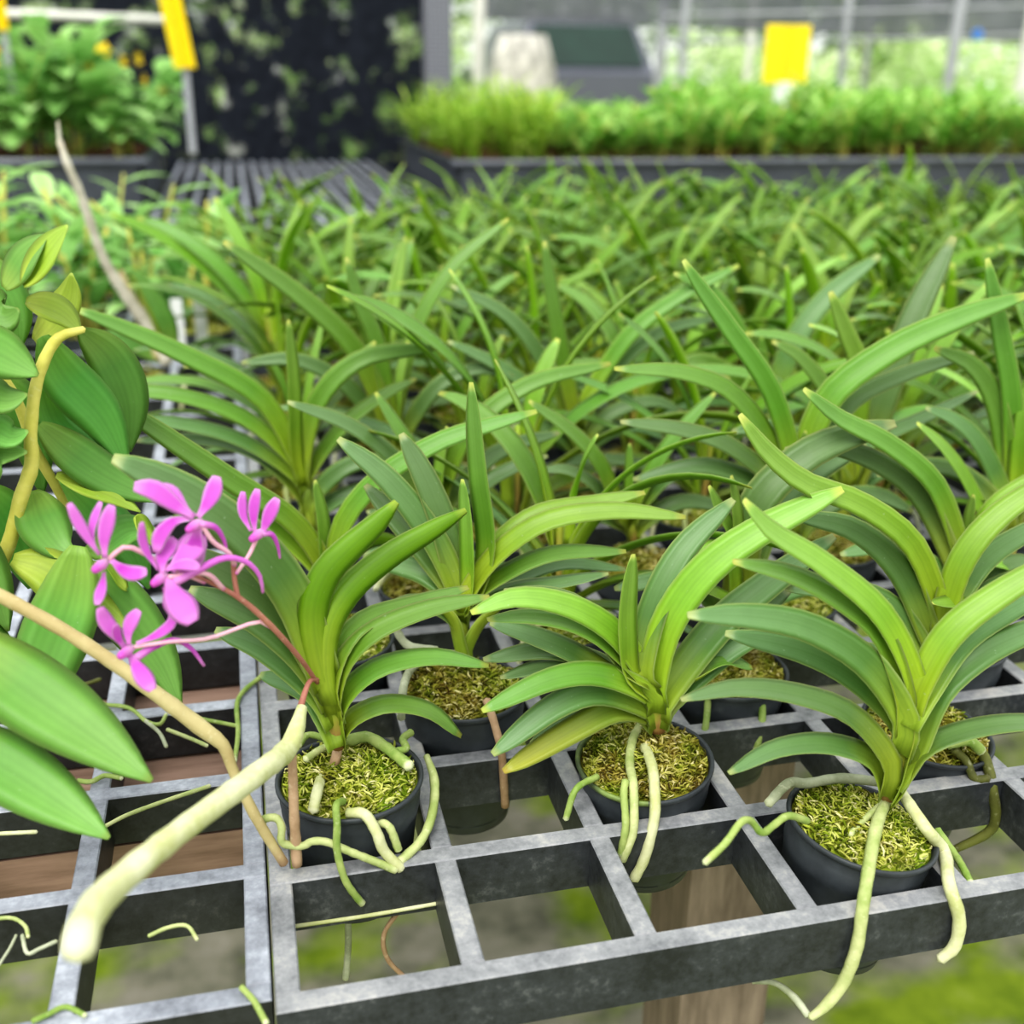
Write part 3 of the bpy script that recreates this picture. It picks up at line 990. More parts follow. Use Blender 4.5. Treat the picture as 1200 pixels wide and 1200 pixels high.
G_ = orchid(3, 2, 'orchid with wide grey-green leaf sweeping up, behind the yellowing-leaf plant', z=-.13, dx=.04, k=2)
traced(G_, 3, 2, (862, 768), [(862, 730), (862, 690)], [
    ('o', 36, .03, 1, [(866, 700), (905, 598), (955, 552), (1015, 520)]),
    ('o', 44, .0, 1, [(864, 700), (882, 600), (935, 540), (990, 512), (1050, 496)]),
    ('y', 15, .0, 1, [(864, 680), (866, 620), (862, 585), (857, 558)]),
    ('y', 17, .0, 1, [(868, 680), (862, 630), (845, 598), (831, 570)]),
    ('y', 17, -.005, 1, [(862, 670), (850, 642), (825, 642), (802, 656)]),
    ('o', 26, .0, 1, [(868, 735), (905, 700), (960, 685), (1000, 700)]),
    ('o', 26, .01, 1, [(856, 730), (820, 690), (770, 680), (720, 690)]),
    ('o', 22, -.01, 1, [(866, 745), (900, 728), (935, 735), (962, 758)]),
], 0.1, [
    ('rg', 9, [(892, 815, 2.15), (893, 845, 2.0), (886, 878, 1.93)]),
    ('rg', 8, [(830, 815, 2.2), (827, 850, 2.0), (820, 872, 1.95)]),
], 20)

Q = orchid(0, 3, 'orchid beside the tray seam whose longest leaf points over the magenta flowers', z=-.05, dx=.06, k=0)
traced(Q, 0, 3, (388, 745), [(386, 710), (386, 670), (386, 650)], [
    ('m', 24, .01, 1, [(382, 678), (335, 628), (270, 588), (165, 570), (80, 592)]),
    ('m', 28, -.01, 1, [(385, 672), (345, 612), (270, 562), (200, 515), (152, 482), (124, 460)]),
    ('y', 17, .0, 1, [(384, 668), (379, 610), (369, 563)]),
    ('m', 22, .02, 1, [(392, 680), (428, 622), (470, 598), (548, 601)]),
    ('m', 25, .0, 1, [(388, 675), (402, 612), (445, 560), (515, 517), (580, 496), (629, 482)]),
    ('o', 18, .0, 1, [(392, 692), (430, 665), (470, 654), (510, 660)]),
    ('o', 17, .0, 1, [(380, 700), (345, 684), (305, 692)]),
    ('u', 22, .015, -1, [(390, 690), (410, 650), (440, 632), (480, 640)]),
], 0.0, [('rgy', 9, [(388, 745, ('z', .3)), (360, 760, 3.1), (350, 800, 2.95)])], 20)

W = orchid(0, 5, 'orchid beside the tray seam with a tall bare yellow-green stem and fine layered leaves', z=-.05, k=1)
traced(W, 0, 5, (366, 645), [(362, 610), (356, 570), (352, 540)], [
    ('o', 17, .02, 1, [(352, 578), (302, 532), (240, 515), (158, 516)]),
    ('o', 17, .01, 1, [(350, 560), (285, 516), (205, 495), (114, 492)]),
    ('m', 19, .01, 1, [(350, 545), (292, 492), (220, 465), (155, 458), (94, 466)]),
    ('m', 24, .0, 1, [(348, 535), (305, 465), (215, 415), (145, 384), (86, 361)]),
    ('y', 17, .0, 1, [(348, 530), (345, 450), (338, 375)]),
    ('m', 24, .0, 1, [(354, 540), (372, 470), (425, 420), (516, 407)]),
    ('m', 18, .01, 1, [(358, 560), (400, 500), (450, 462), (488, 444)]),
    ('o', 22, .0, 1, [(362, 590), (400, 550), (440, 540), (480, 556)]),
    ('o', 20, .0, 1, [(366, 605), (405, 580), (440, 575), (470, 588)]),
    ('m', 18, .02, 1, [(352, 545), (366, 480), (400, 440), (440, 400)]),
], 0.0, [], 26)

K = orchid(5, 2, 'orchid with a bright V of leaves behind the one looping dark roots', z=-.1, dx=-.02, k=2)
traced(K, 5, 2, (1130, 745), [(1131, 710), (1131, 670), (1131, 650)], [
    ('o', 27, .02, 1, [(1122, 670), (1082, 585), (1035, 545), (975, 523), (920, 527)]),
    ('o', 28, .02, 1, [(1138, 660), (1175, 600), (1230, 560), (1270, 540)]),
    ('m', 25, .0, 1, [(1129, 655), (1098, 570), (1042, 520), (985, 490), (942, 456)]),
    ('y', 15, .0, 1, [(1132, 650), (1135, 610), (1141, 580)]),
    ('y', 28, -.005, 1, [(1134, 655), (1165, 598), (1215, 562), (1270, 535)]),
    ('o', 24, .0, 1, [(1124, 690), (1080, 655), (1035, 640), (985, 650)]),
    ('y', 18, -.01, 1, [(1200, 664), (1170, 657), (1140, 656)]),
    ('o', 22, .0, 1, [(1140, 690), (1180, 660), (1230, 660)]),
], 0.0, [('rw', 8, [(1150, 745, ('z', .3)), (1180, 752, ('z', .3)), (1215, 735, ('z', .3))])], 20)

N_ = orchid(4, 3, 'orchid sending one broad bright leaf up over its neighbours, in the fourth row', z=-.1, k=0)
traced(N_, 4, 3, (926, 690), [(930, 640), (934, 590), (936, 560)], [
    ('o', 22, .02, 1, [(925, 590), (880, 562), (820, 545), (742, 562)]),
    ('o', 21, .01, 1, [(924, 580), (860, 525), (800, 503), (727, 494)]),
    ('m', 22, .01, 1, [(928, 565), (870, 470), (805, 437), (720, 432)]),
    ('m', 25, .0, 1, [(934, 560), (905, 460), (855, 385), (820, 335), (801, 305)]),
    ('o', 19, .03, 1, [(945, 570), (1010, 522), (1080, 490), (1146, 458)]),
    ('o', 23, .02, 1, [(940, 565), (990, 478), (1055, 440), (1142, 413)]),
    ('m', 34, -.01, 1, [(936, 560), (968, 470), (1040, 412), (1125, 372), (1206, 345)]),
    ('y', 14, .0, 1, [(938, 555), (940, 530), (944, 505)]),
    ('o', 24, .0, 1, [(940, 620), (985, 585), (1030, 580), (1070, 600)]),
], 0.0, [], 20)

S_ = orchid(1, 4, 'orchid with a pale arching leaf that meets another leaf tip to tip', z=-.12, k=1)
traced(S_, 1, 4, (505, 668), [(506, 640), (508, 600), (508, 580)], [
    ('o', 20, .0, 1, [(504, 610), (470, 545), (410, 498), (337, 471)]),
    ('o', 22, .02, 1, [(512, 610), (560, 548), (600, 522), (656, 507)]),
    ('o', 20, .0, 1, [(514, 620), (560, 572), (600, 548), (642, 534)]),
    ('m', 23, .0, 1, [(510, 600), (545, 510), (620, 450), (716, 426)]),
    ('m', 18, .02, 1, [(505, 600), (490, 540), (460, 490), (440, 460)]),
    ('o', 18, .0, 1, [(505, 630), (470, 605), (430, 600)]),
    ('y', 14, .0, 1, [(509, 600), (515, 540), (524, 500)]),
], 0.1, [('rw', 8, [(480, 665, ('z', .3)), (455, 672, ('z', .3)), (440, 690, 4.05)])], 18)

U_ = orchid(3, 4, 'orchid with a thin bright leaf rising before a mossy pot, in the fifth row', z=-.1, k=2)
traced(U_, 3, 4, (745, 640), [(738, 610), (732, 585)], [
    ('m', 18, .0, 1, [(728, 600), (705, 545), (670, 505), (620, 470)]),
    ('o', 15, .0, 1, [(726, 605), (700, 570), (665, 550), (630, 552)]),
    ('o', 18, .0, 1, [(742, 605), (780, 560), (830, 545), (870, 555)]),
    ('m', 18, .01, 1, [(740, 595), (770, 540), (800, 500), (838, 460)]),
    ('y', 12, .0, 1, [(736, 590), (737, 550), (738, 520)]),
    ('o', 20, .0, 1, [(746, 620), (790, 590), (830, 590), (860, 605)]),
    ('o', 18, .0, 1, [(732, 615), (690, 600), (650, 605)]),
], 0.0, [('rw', 10, [(738, 620, ('z', .35)), (755, 632, ('z', .35)), (768, 650, ('z', .25))])], 16)


R6 = orchid(6, 3, 'orchid with tall dark upright blades, fourth pot row, near the frame edge', z=-.1, k=1)
traced(R6, 6, 3, (1180, 668), [(1185, 620), (1187, 570)], [
    ('o', 22, .0, 1, [(1178, 600), (1130, 556), (1080, 545), (1028, 557)]),
    ('o', 20, .01, 1, [(1180, 585), (1150, 522), (1120, 492), (1085, 478)]),
    ('m', 26, .01, 1, [(1183, 575), (1170, 482), (1142, 430), (1095, 408)]),
    ('m', 24, .0, 1, [(1187, 570), (1186, 470), (1173, 390), (1157, 303)]),
    ('y', 22, .0, 1, [(1190, 570), (1200, 480), (1225, 400)]),
    ('y', 15, -.02, 1, [(1160, 612), (1130, 556), (1103, 520), (1075, 496)]),
    ('o', 22, .0, 1, [(1190, 600), (1220, 560), (1260, 550)]),
], 0.0, [], 18)
L5 = orchid(5, 4, 'orchid with one broad grey-green blade standing up, fifth pot row', z=-.1, k=2)
traced(L5, 5, 4, (985, 630), [(990, 590), (996, 545)], [
    ('o', 36, .03, 1, [(1002, 560), (1040, 450), (1075, 362), (1118, 277)]),
    ('y', 25, .0, 1, [(1000, 540), (1008, 440), (990, 385), (973, 342)]),
    ('o', 22, .0, 1, [(990, 565), (950, 522), (905, 500), (858, 506)]),
    ('m', 20, .0, 1, [(998, 555), (1030, 505), (1080, 482), (1120, 490)]),
    ('m', 20, .02, 1, [(994, 550), (975, 470), (940, 420), (905, 400)]),
    ('o', 20, .0, 1, [(1000, 575), (1040, 550), (1085, 556)]),
], 0.0, [], 17)
L6 = orchid(5, 6, 'orchid with a pale arching blade over the seventh pot row', z=-.05, k=0)
traced(L6, 5, 6, (882, 550), [(888, 510), (893, 475)], [
    ('o', 27, .02, 1, [(898, 485), (930, 402), (972, 345), (1031, 299)]),
    ('m', 20, .0, 1, [(890, 485), (860, 442), (820, 422), (775, 441)]),
    ('y', 14, .0, 1, [(893, 475), (895, 430), (892, 393)]),
    ('o', 20, .0, 1, [(898, 500), (940, 470), (990, 464)]),
    ('m', 18, .0, 1, [(891, 478), (872, 400), (838, 345), (790, 320)]),
    ('o', 17, .0, 1, [(886, 510), (850, 490), (810, 492)]),
], 0.0, [], 15)
L7 = orchid(1, 6, 'orchid whose long dark leaf points back over the tray seam, seventh pot row', z=-.05, k=1)
traced(L7, 1, 6, (467, 580), [(464, 540), (461, 500)], [
    ('m', 25, .0, 1, [(456, 500), (418, 412), (350, 345), (262, 283)]),
    ('m', 20, .0, 1, [(460, 495), (442, 402), (422, 355), (406, 302)]),
    ('o', 20, .0, 1, [(458, 520), (410, 455), (350, 422), (283, 425)]),
    ('m', 18, .02, 1, [(463, 495), (485, 390), (530, 312), (596, 256)]),
    ('o', 20, .0, 1, [(467, 520), (510, 455), (560, 432), (602, 442)]),
    ('y', 13, .0, 1, [(462, 490), (468, 440), (478, 400)]),
    ('o', 18, .01, 1, [(460, 535), (430, 500), (390, 490)]),
], 0.0, [], 16)
L8 = orchid(3, 6, 'orchid with a thick yellow-green stem and layered low leaves, seventh pot row', z=-.05, k=2)
traced(L8, 3, 6, (676, 560), [(678, 515), (676, 475)], [
    ('m', 20, .0, 1, [(672, 480), (656, 400), (646, 340), (638, 283)]),
    ('m', 20, .0, 1, [(680, 480), (735, 395), (795, 348), (866, 311)]),
    ('o', 18, .01, 1, [(682, 490), (730, 422), (780, 386), (842, 372)]),
    ('o', 18, .0, 1, [(670, 490), (630, 412), (590, 366), (529, 335)]),
    ('o', 17, .0, 1, [(670, 505), (610, 445), (565, 418), (525, 400)]),
    ('o', 18, .0, 1, [(684, 515), (720, 482), (765, 470), (800, 482)]),
    ('o', 18, .0, 1, [(684, 530), (715, 505), (750, 500), (780, 514)]),
    ('o', 17, .0, 1, [(672, 525), (640, 500), (600, 500)]),
], 0.0, [], 22)

# ------------------------------------------------------------------ grown orchids for the rest of the bed
def grown_leaves(seed):
    """list of (material key, mesh builder) of one distichous fan in local coordinates, base at the origin"""
    r = random.Random(seed)
    n = r.randint(10, 13)
    hs = r.uniform(.045, .07)
    out = []
    for k in range(n):
        f = k / (n - 1)
        sd = 1 if k % 2 else -1
        az = r.uniform(-.30, .30)
        d = V((math.cos(az) * sd, math.sin(az) * (1 if sd > 0 else -1), 0))
        el = math.radians(18 + 62 * f ** 0.8 + r.uniform(-8, 8))
        L = (.085 + .055 * math.sin(PI * min(1, f * .95 + .12))) * r.uniform(.85, 1.12)
        bend = math.radians(r.uniform(38, 80) if f < .85 else r.uniform(8, 40))
        if f > .96:
            L *= .55
            el = math.radians(r.uniform(78, 90))
        h0 = hs * f
        pts = []
        N = 14
        base = V((d.x * .003, d.y * .003, max(0, h0 - .018)))
        pos = base.copy()
        st = (L + .018) / N
        for i in range(N + 1):
            t = i / N
            pts.append(pos.copy())
            if t < .14:
                e = math.radians(88) + (el - math.radians(88)) * (t / .14) * .6
            else:
                e = el - bend * ((t - .14) / .86) ** 1.15
            pos += (d * math.cos(e) + V((0, 0, math.sin(e)))) * st
        roll = r.uniform(-.95, .95)
        wd, nd = [], []
        lat = V((-d.y, d.x, 0)) * sd
        for i in range(N + 1):
            T = (pts[min(i + 1, N)] - pts[max(i - 1, 0)]).normalized()
            nn = T.cross(lat).normalized()
            if nn.z < 0 and abs(nn.z) > .05 or (abs(nn.z) <= .05 and nn.dot(d) > 0):
                nn = -nn
            a = roll * i / N
            w = (lat * math.cos(a) + nn * math.sin(a)).normalized()
            wd.append(w)
            n2 = T.cross(w).normalized()
            nd.append(n2 if n2.dot(nn) > 0 else -n2)
        key = 'o' if f < .38 else ('m' if f < .74 else 'y')
        if r.random() < .12:
            key = 'u'
        b = MB()
        add_blade(b, pts, wd, nd, r.uniform(.0055, .0069), strap_profile)
        out.append((key, b))
    mb = MB()
    mb.tube([(0, 0, -.006), (0, 0, hs * .4), (.001, 0, hs * .8), (.001, 0, hs)], [.0036, .0048, .0044, .002], 10, 0, True, .65)
    return out, mb


KEYS = ['o', 'm', 'y', 'u']
NEARV, FARV = [], []
for s in range(9):
    lv, st = grown_leaves(100 + s)
    NEARV.append(([b.mesh('leaf', M[k]) for k, b in lv], st.mesh('stem', M['stem'])))
    big = MB()
    for k, b in lv:
        big.add(b.v, b.f, KEYS.index(k), **b.at)
    FARV.append((big.mesh('foliage', [M[k] for k in KEYS]), st.mesh('stem', M['stem'])))


def tube_local(pts, r):
    mb = MB()
    mb.tube(catmull(pts, 12), r, 7)
    return mb


ROOTS = [tube_local([(0, 0, .0), (.016, -.010, .002), (.026, -.020, -.006), (.027, -.029, -.03)], .0016).mesh('root', M['rgy']),
         tube_local([(0, 0, .0), (-.012, -.014, .003), (-.014, -.028, -.004), (-.012, -.0335, -.035)], .0017).mesh('root', M['rl']),
         tube_local([(0, 0, .0), (-.018, -.006, .003), (-.03, -.010, -.004), (-.0335, -.012, -.02)], .0015).mesh('root', M['rw'])]

done = {(0, 1), (1, 2), (2, 1), (3, 0), (4, 1), (3, 2), (0, 3), (0, 5), (5, 2), (4, 3), (1, 4), (3, 4), (1, 0), (6, 3), (5, 4), (5, 6), (1, 6), (3, 6)}
rnd = random.Random(7)
count = 0
for j in range(0, 24):
    for i in range(0, 24):
        if (i + j) % 2 == 0 or (i, j) in done:
            continue
        X = i + .5 + (GAP if i >= NX else 0)
        Y = j + .5 + (GAP if j >= NY else 0)
        ub, vb = pix(V((X * P, Y * P, H + .10)))
        if not (-110 < ub < 1330):
            continue
        vis = -20 < ub < 1220
        if pix(V((X * P, Y * P, H + .14)))[1] < (224 if ub < 545 else 206):
            continue
        near = j <= 9
        zz = rnd.uniform(-.16, .0)
        if j <= 12 and vis:
            look = rnd.choice(['strap-leaved green orchid', 'narrow-leaved green orchid', 'arching-leaved orchid'])
            lab = f'{look}, {ORD[j]} pot row behind the front bar, {ORD[i // 2]} plant from the tray seam'
        elif j <= 12:
            lab = f'orchid reaching in from beyond the frame edge, {ORD[j]} pot row behind the front bar'
        else:
            lab = 'blurred green orchid among the dense far rows of the orchid bed'
        root = empty('potted_orchid', (X * P, Y * P, H + zz * P), lab, 'orchid', GRP if j <= 12 else 'blurred orchids in the far rows of the bed')
        if j <= 12 and not vis:
            root['group'] = 'orchids reaching in from beyond the frame edge'
        put_pot(root, root.location, (rnd.uniform(-.05, .05), rnd.uniform(-.06, .06)), rnd.random() * 6, j <= 5, False, count)
        s = rnd.randrange(9)
        rot = rnd.choice((0, PI)) + rnd.gauss(0.0, .38)
        sc = rnd.uniform(.95, 1.25)
        R = Matrix.Translation((rnd.uniform(-.004, .004), rnd.uniform(-.004, .004), (POT_TOP - .04) * P)) @ Matrix.Rotation(rnd.uniform(-.1, .1), 4, 'X') @ Matrix.Rotation(rnd.uniform(-.14, .14), 4, 'Y') @ Matrix.Rotation(rot, 4, 'Z') @ Matrix.Scale(sc, 4)
        lm, sm = NEARV[s] if near else (None, FARV[s][1])
        a = link('stem', sm, root)
        a.matrix_local = R
        if near:
            for me in lm:
                a = link('leaf', me, root)
                a.matrix_local = R
            for q in rnd.sample(range(3), 2):
                a = link('root', ROOTS[q], root)
                a.matrix_local = Matrix.Translation((0, 0, (POT_TOP + .03) * P)) @ Matrix.Rotation(rnd.uniform(-.6, .6), 4, 'Z')
        else:
            a = link('foliage', FARV[s][0], root)
            a.matrix_local = R
        count += 1


# ------------------------------------------------------------------ the broad-leaved orchid with yellow canes (at the picture's near edge)
def broad(root, key, w, px, Y0, Y1, W=.02, name='leaf'):
    b = trace_blade(px, w, lambda u, v, t: AY(u, v, Y0 + (Y1 - Y0) * t), W=W, prof=oblong_profile, fold=(.14, .10), n=18, thick=.0006)
    return sub(name, b, M[key], root)


d0 = AY(-190, 820, 2.6)
dend = empty('cane_orchid', (-2.65 * P, 2.6 * P, H - .1 * P), 'cane orchid with yellow canes and broad glossy leaves at the edge of the empty tray', 'orchid', 'cane orchids on the bench')
put_pot(dend, (-2.65 * P, 2.6 * P, H - .1 * P), (0, 0), 0, True, False, 1)
sub('cane', trace_tube([(-130, 745, 2.5), (-60, 715, 2.45), (-6, 668, 2.4), (12, 632, 2.4), (24, 585, 2.4), (37, 545, 2.4), (36, 505, 2.4), (44, 445, 2.45), (66, 398, 2.5), (98, 386, 2.5)], [15, 15, 17, 17, 17, 17, 15, 14, 13, 8], seg=10), M['cane'], dend)
sub('cane', trace_tube([(-130, 760, 2.7), (-20, 470, 2.7), (12, 455, 2.7), (40, 525, 2.7), (60, 560, 2.7), (78, 595, 2.7)], [10, 11, 12, 12, 12, 9]), M['cane'], dend)
sub('cane', trace_tube([(-140, 620, 1.6), (-60, 668, 1.5), (0, 698, 1.4), (80, 742, 1.3), (160, 796, 1.2), (240, 856, 1.1), (262, 874, 1.08), (274, 905, 1.05), (300, 958, 1.0), (333, 1012, .96)], [16, 17, 17, 17, 18, 20, 15, 13, 13, 11], seg=10), M['twig'], dend)
for key, w, px, Y0, Y1 in [
    ('d', 92, [(-70, 735), (20, 800), (100, 856), (178, 915)], 1.3, .7),
    ('d', 80, [(-90, 850), (0, 895), (70, 940), (128, 982)], 1.2, .6),
    ('d', 80, [(92, 640), (80, 705), (52, 780), (28, 872)], 2.0, 1.6),
    ('d', 66, [(60, 660), (130, 700), (185, 770), (212, 828)], 2.3, 2.0),
    ('dy', 60, [(14, 655), (55, 668), (100, 705), (150, 735)], 2.3, 2.0),
    ('d', 60, [(38, 575), (50, 610), (70, 640), (88, 648)], 2.45, 2.3),
    ('dy', 28, [(66, 556), (95, 565), (135, 580), (165, 600)], 2.6, 2.6),
    ('dd', 60, [(50, 395), (75, 440), (120, 490), (150, 550)], 2.8, 2.9),
    ('dd', 56, [(95, 388), (128, 420), (150, 470), (152, 530)], 3.1, 3.1),
    ('dd', 50, [(46, 498), (85, 530), (130, 560), (190, 588)], 2.7, 2.7),
    ('dd', 44, [(48, 450), (70, 500), (110, 530), (150, 560)], 2.9, 2.8),
    ('d', 64, [(-60, 395), (-8, 412), (18, 425), (45, 440)], 2.3, 2.3),
    ('d', 48, [(-60, 474), (-20, 462), (8, 468), (32, 462)], 2.3, 2.3),
    ('d', 50, [(-60, 535), (-10, 505), (14, 512), (33, 505)], 2.3, 2.3),
    ('d', 50, [(-60, 600), (-10, 535), (14, 530), (32, 530)], 2.3, 2.3),
    ('dy', 34, [(30, 352), (52, 356), (76, 368), (96, 390)], 2.6, 2.6),
    ('d', 60, [(-46, 345), (-12, 365), (6, 372), (22, 362)], 2.5, 2.5),
    ('dy', 32, [(26, 334), (40, 312), (58, 288), (79, 264)], 2.4, 2.4),
    ('d', 34, [(4, 338), (16, 318), (32, 296), (56, 274)], 2.5, 2.5),
    ('d', 50, [(-60, 600), (-30, 640), (-5, 690), (10, 740)], 2.2, 2.0),
    ('d', 40, [(100, 645), (120, 640), (150, 620), (185, 622)], 2.7, 2.7),
    ('dy', 20, [(160, 605), (172, 622), (186, 640)], 2.3, 2.3),
    ('dd', 62, [(-30, 570), (0, 600), (25, 640), (35, 690)], 2.7, 2.7),
    ('d', 60, [(-60, 690), (-30, 740), (5, 790), (50, 830)], 2.0, 1.8),
    ('dd', 56, [(70, 560), (110, 600), (150, 640), (175, 690)], 3.1, 3.0),
    ('d', 46, [(-30, 300), (0, 330), (20, 370), (24, 410)], 2.9, 2.9),
    ('dd', 54, [(-20, 430), (20, 470), (40, 520), (50, 580)], 3.1, 3.1),
    ('dy', 40, [(40, 400), (60, 380), (80, 350), (84, 320)], 3.0, 3.0),
    ('dy', 16, [(150, 690), (135, 668), (118, 652)], 2.2, 2.2),
]:
    broad(dend, key, w, px, Y0, Y1)
Zt = ('z', .03)
for s, (key, w, pts) in enumerate([
    ('rg', 5, [(104, 825), (149, 829), (171, 845), (187, 849), (195, 837)]),
    ('rgy', 5, [(171, 845), (187, 859), (195, 875)]),
    ('rg', 5, [(227, 841), (248, 845), (279, 851)]),
    ('rg', 6, [(322, 786), (301, 797), (279, 820), (279, 859), (275, 892)]),
    ('rl', 5, [(124, 968), (149, 955), (192, 939), (246, 921)]),
    ('rg', 6, [(91, 915), (107, 916), (123, 909), (143, 912)]),
    ('rw', 5, [(-20, 978), (21, 976), (43, 975)]),
    ('rl', 5, [(-20, 1082), (2, 1076), (18, 1077), (30, 1086), (33, 1098)]),
    ('rgy', 4, [(-4, 1135), (11, 1112), (19, 1096)]),
    ('rgy', 5, [(26, 1096), (32, 1117), (46, 1112), (66, 1103)]),
    ('rl', 5, [(174, 1097), (197, 1087), (219, 1085), (231, 1101)]),
    ('rg', 7, [(38, 1197), (56, 1189), (77, 1180), (100, 1190)]),
    ('rg', 8, [(283, 1157), (297, 1172), (304, 1184), (312, 1199)]),
    ('rl', 5, [(196, 855), (222, 865), (243, 874)]),
    ('rd', 5, [(75, 800), (95, 803), (118, 796)]),
]):
    sub('root', trace_tube([(u, v, Zt) for u, v in pts], w, seed=s, seg=6), M[key], dend)


# ------------------------------------------------------------------ leafy plants: canes with oblong leaves (generated)
def leafy_mesh(seed, h, ncane, ll, lw, spread=.5, mats=None, flowers=0, droop=.5):
    r = random.Random(seed)
    mb = MB()
    for c in range(ncane):
        az = r.random() * 2 * PI
        lean = r.uniform(.05, spread)
        hh = h * r.uniform(.6, 1.05)
        pts = [V((math.cos(az) * (lean * hh * t * t + .01), math.sin(az) * (lean * hh * t * t + .01), hh * t)) for t in (0, .25, .5, .75, 1)]
        mb.tube(pts, [.004, .0045, .0035, .003, .002], 6, 1, True, shade=r.random())
        nl = int(hh / .026) + 2
        for k in range(nl):
            t = .3 + .72 * k / nl
            b = V(pts[-1]) * 0 + V((math.cos(az) * (lean * hh * t * t + .01), math.sin(az) * (lean * hh * t * t + .01), hh * min(1, t)))
            a2 = az + (PI / 2 if k % 2 else -PI / 2) + r.uniform(-.7, .7)
            d = V((math.cos(a2), math.sin(a2), 0))
            L = ll * r.uniform(.7, 1.15)
            e0 = r.uniform(.1, 1.1)
            q, pos = [], b
            for i in range(7):
                q.append(pos)
                e = e0 - droop * 1.6 * (i / 6)
                pos = pos + (d * math.cos(e) + V((0, 0, math.sin(e)))) * (L / 6)
            lat = V((-d.y, d.x, 0))
            vs, sh = [], []
            s0 = r.random()
            for i, x in enumerate(q):
                w = lw / 2 * oblong_profile(i / 6)
                up = (lat.cross((q[min(i + 1, 6)] - q[max(i - 1, 0)]))).normalized()
                up = up if up.z > 0 else -up
                vs += [x - lat * w, x - up * w * .3, x + lat * w]
                sh += [s0, s0 * .7, s0]
            mb.add(vs, [(i * 3 + k2, i * 3 + k2 + 1, i * 3 + k2 + 4, i * 3 + k2 + 3) for i in range(6) for k2 in (0, 1)], 0, shade=sh)
    for _ in range(flowers):
        a, q, z = r.random() * 6.3, r.uniform(.02, h * .4), h * r.uniform(.75, 1.05)
        c = V((q * math.cos(a), q * math.sin(a), z))
        for k in range(5):
            an = k * 2 * PI / 5
            d = V((math.cos(an), .4, math.sin(an)))
            e = V((-math.sin(an), 0, math.cos(an)))
            mb.add([c, c + d * .012 + e * .007, c + d * .022, c + d * .012 - e * .007], [(0, 1, 2, 3)], 2, shade=.5)
    return mb.mesh('leafy_plant', mats)


LM = [M['leafy'], M['canes'], M['yellowflower']]
LV = [leafy_mesh(40 + s, .15, 4, .075, .022, .6, LM) for s in range(4)]
cnt = 0
rr = random.Random(3)
spots = []
for j in range(7, 28, 2):
    for X in (-1.1, -2.7, -4.3, -5.9):
        spots.append((X + rr.uniform(-.3, .3), j + rr.uniform(-.4, .4)))
for X, Y in spots:
    u, v = pix(V((X * P, Y * P, H + .08)))
    if u < -60 or (X > -3.4 and Y < 13.5) or pix(V((X * P, Y * P, H + .15)))[1] < 205:
        continue
    root = empty('leafy_orchid', ((math.floor(X) + .5 + LT) * P, (math.floor(Y) + .6) * P, H - .1 * P))
    root.location = ((math.floor(X) + .5 + LT) * P, (math.floor(Y) + .6 + (GAP if Y > NY else 0)) * P, H - .1 * P)
    cl = rr.choice(['pale green', 'mid green', 'soft green'])
    row = int((Y - 7) // 2)
    tag(root, f'{cl} leafy cane orchid behind the yellow cane, {ORD[row]} row back, {ORD[min(5, int(-X / 1.6))]} from the seam', 'orchid', 'small leafy cane orchids beside the orchid bed')
    put_pot(root, root.location, (0, 0), rr.random() * 6, False, False, cnt)
    a = link('foliage', LV[cnt % 4], root)
    a.matrix_local = Matrix.Translation((0, 0, (POT_TOP - .05) * P)) @ Matrix.Rotation(rr.random() * 6.3, 4, 'Z') @ Matrix.Scale(rr.uniform(.75, 1.15), 4)
    cnt += 1

# mossy pots with dead canes in the gap beside the orchid bed
def snap(u, v):
    q = AZ(u, v, H + .2 * P)
    return math.floor(q.x / P - LT) + LT + .5, math.floor(q.y / P - .1) + .6


X, Y = snap(196, 432)
dc = empty('cane_orchid', (X * P, Y * P, H - .08 * P), 'mossy pot with a long dead grey cane rising from it', 'orchid', 'cane orchids on the bench')
put_pot(dc, dc.location, (0, 0), .4, True, False, 2)
mb = trace_tube([(196, 425, Y), (178, 388, Y), (152, 352, Y - .1), (124, 308, Y - .2), (107, 264, Y - .3), (93, 224, Y - .4), (79, 192, Y - .5), (70, 166, Y - .5)], [15, 16, 14, 11, 11, 10, 9, 7], seg=10, wob=.15)
o = sub('dead_cane', mb, M['deadcane'], dc)
mb = trace_tube([(70, 168, Y - .5), (69, 155, Y - .5), (68, 143, Y - .5)], [5, 4, 3])
sub('cane_tip', mb, M['deadcane'], dc)
sub('cane', trace_tube([(186, 420, Y), (166, 372, Y + .1), (142, 318, Y + .2)], [10, 9, 6], seg=8), M['twig'], dc)
for key, w, px in (('dy', 18, [(200, 420), (186, 372), (168, 340), (152, 322)]), ('d', 22, [(204, 420), (196, 378), (168, 330), (150, 312)]), ('dd', 24, [(196, 425), (150, 400), (120, 400), (96, 420)])):
    broad(dc, key, w, px, Y, Y)
for s, (key, w, pts) in enumerate([('rgy', 6, [(190, 440, Y - .2), (168, 452, Y - .5), (150, 470, Y - .6)]), ('rw', 5, [(204, 440, Y - .2), (216, 455, Y - .5), (212, 480, Y - .6)]), ('rgy', 5, [(180, 436, Y), (158, 430, Y - .3), (140, 446, Y - .5)])]):
    sub('root', trace_tube(pts, w, seed=s, seg=6), M[key], dc)
X2, Y2 = snap(232, 384)
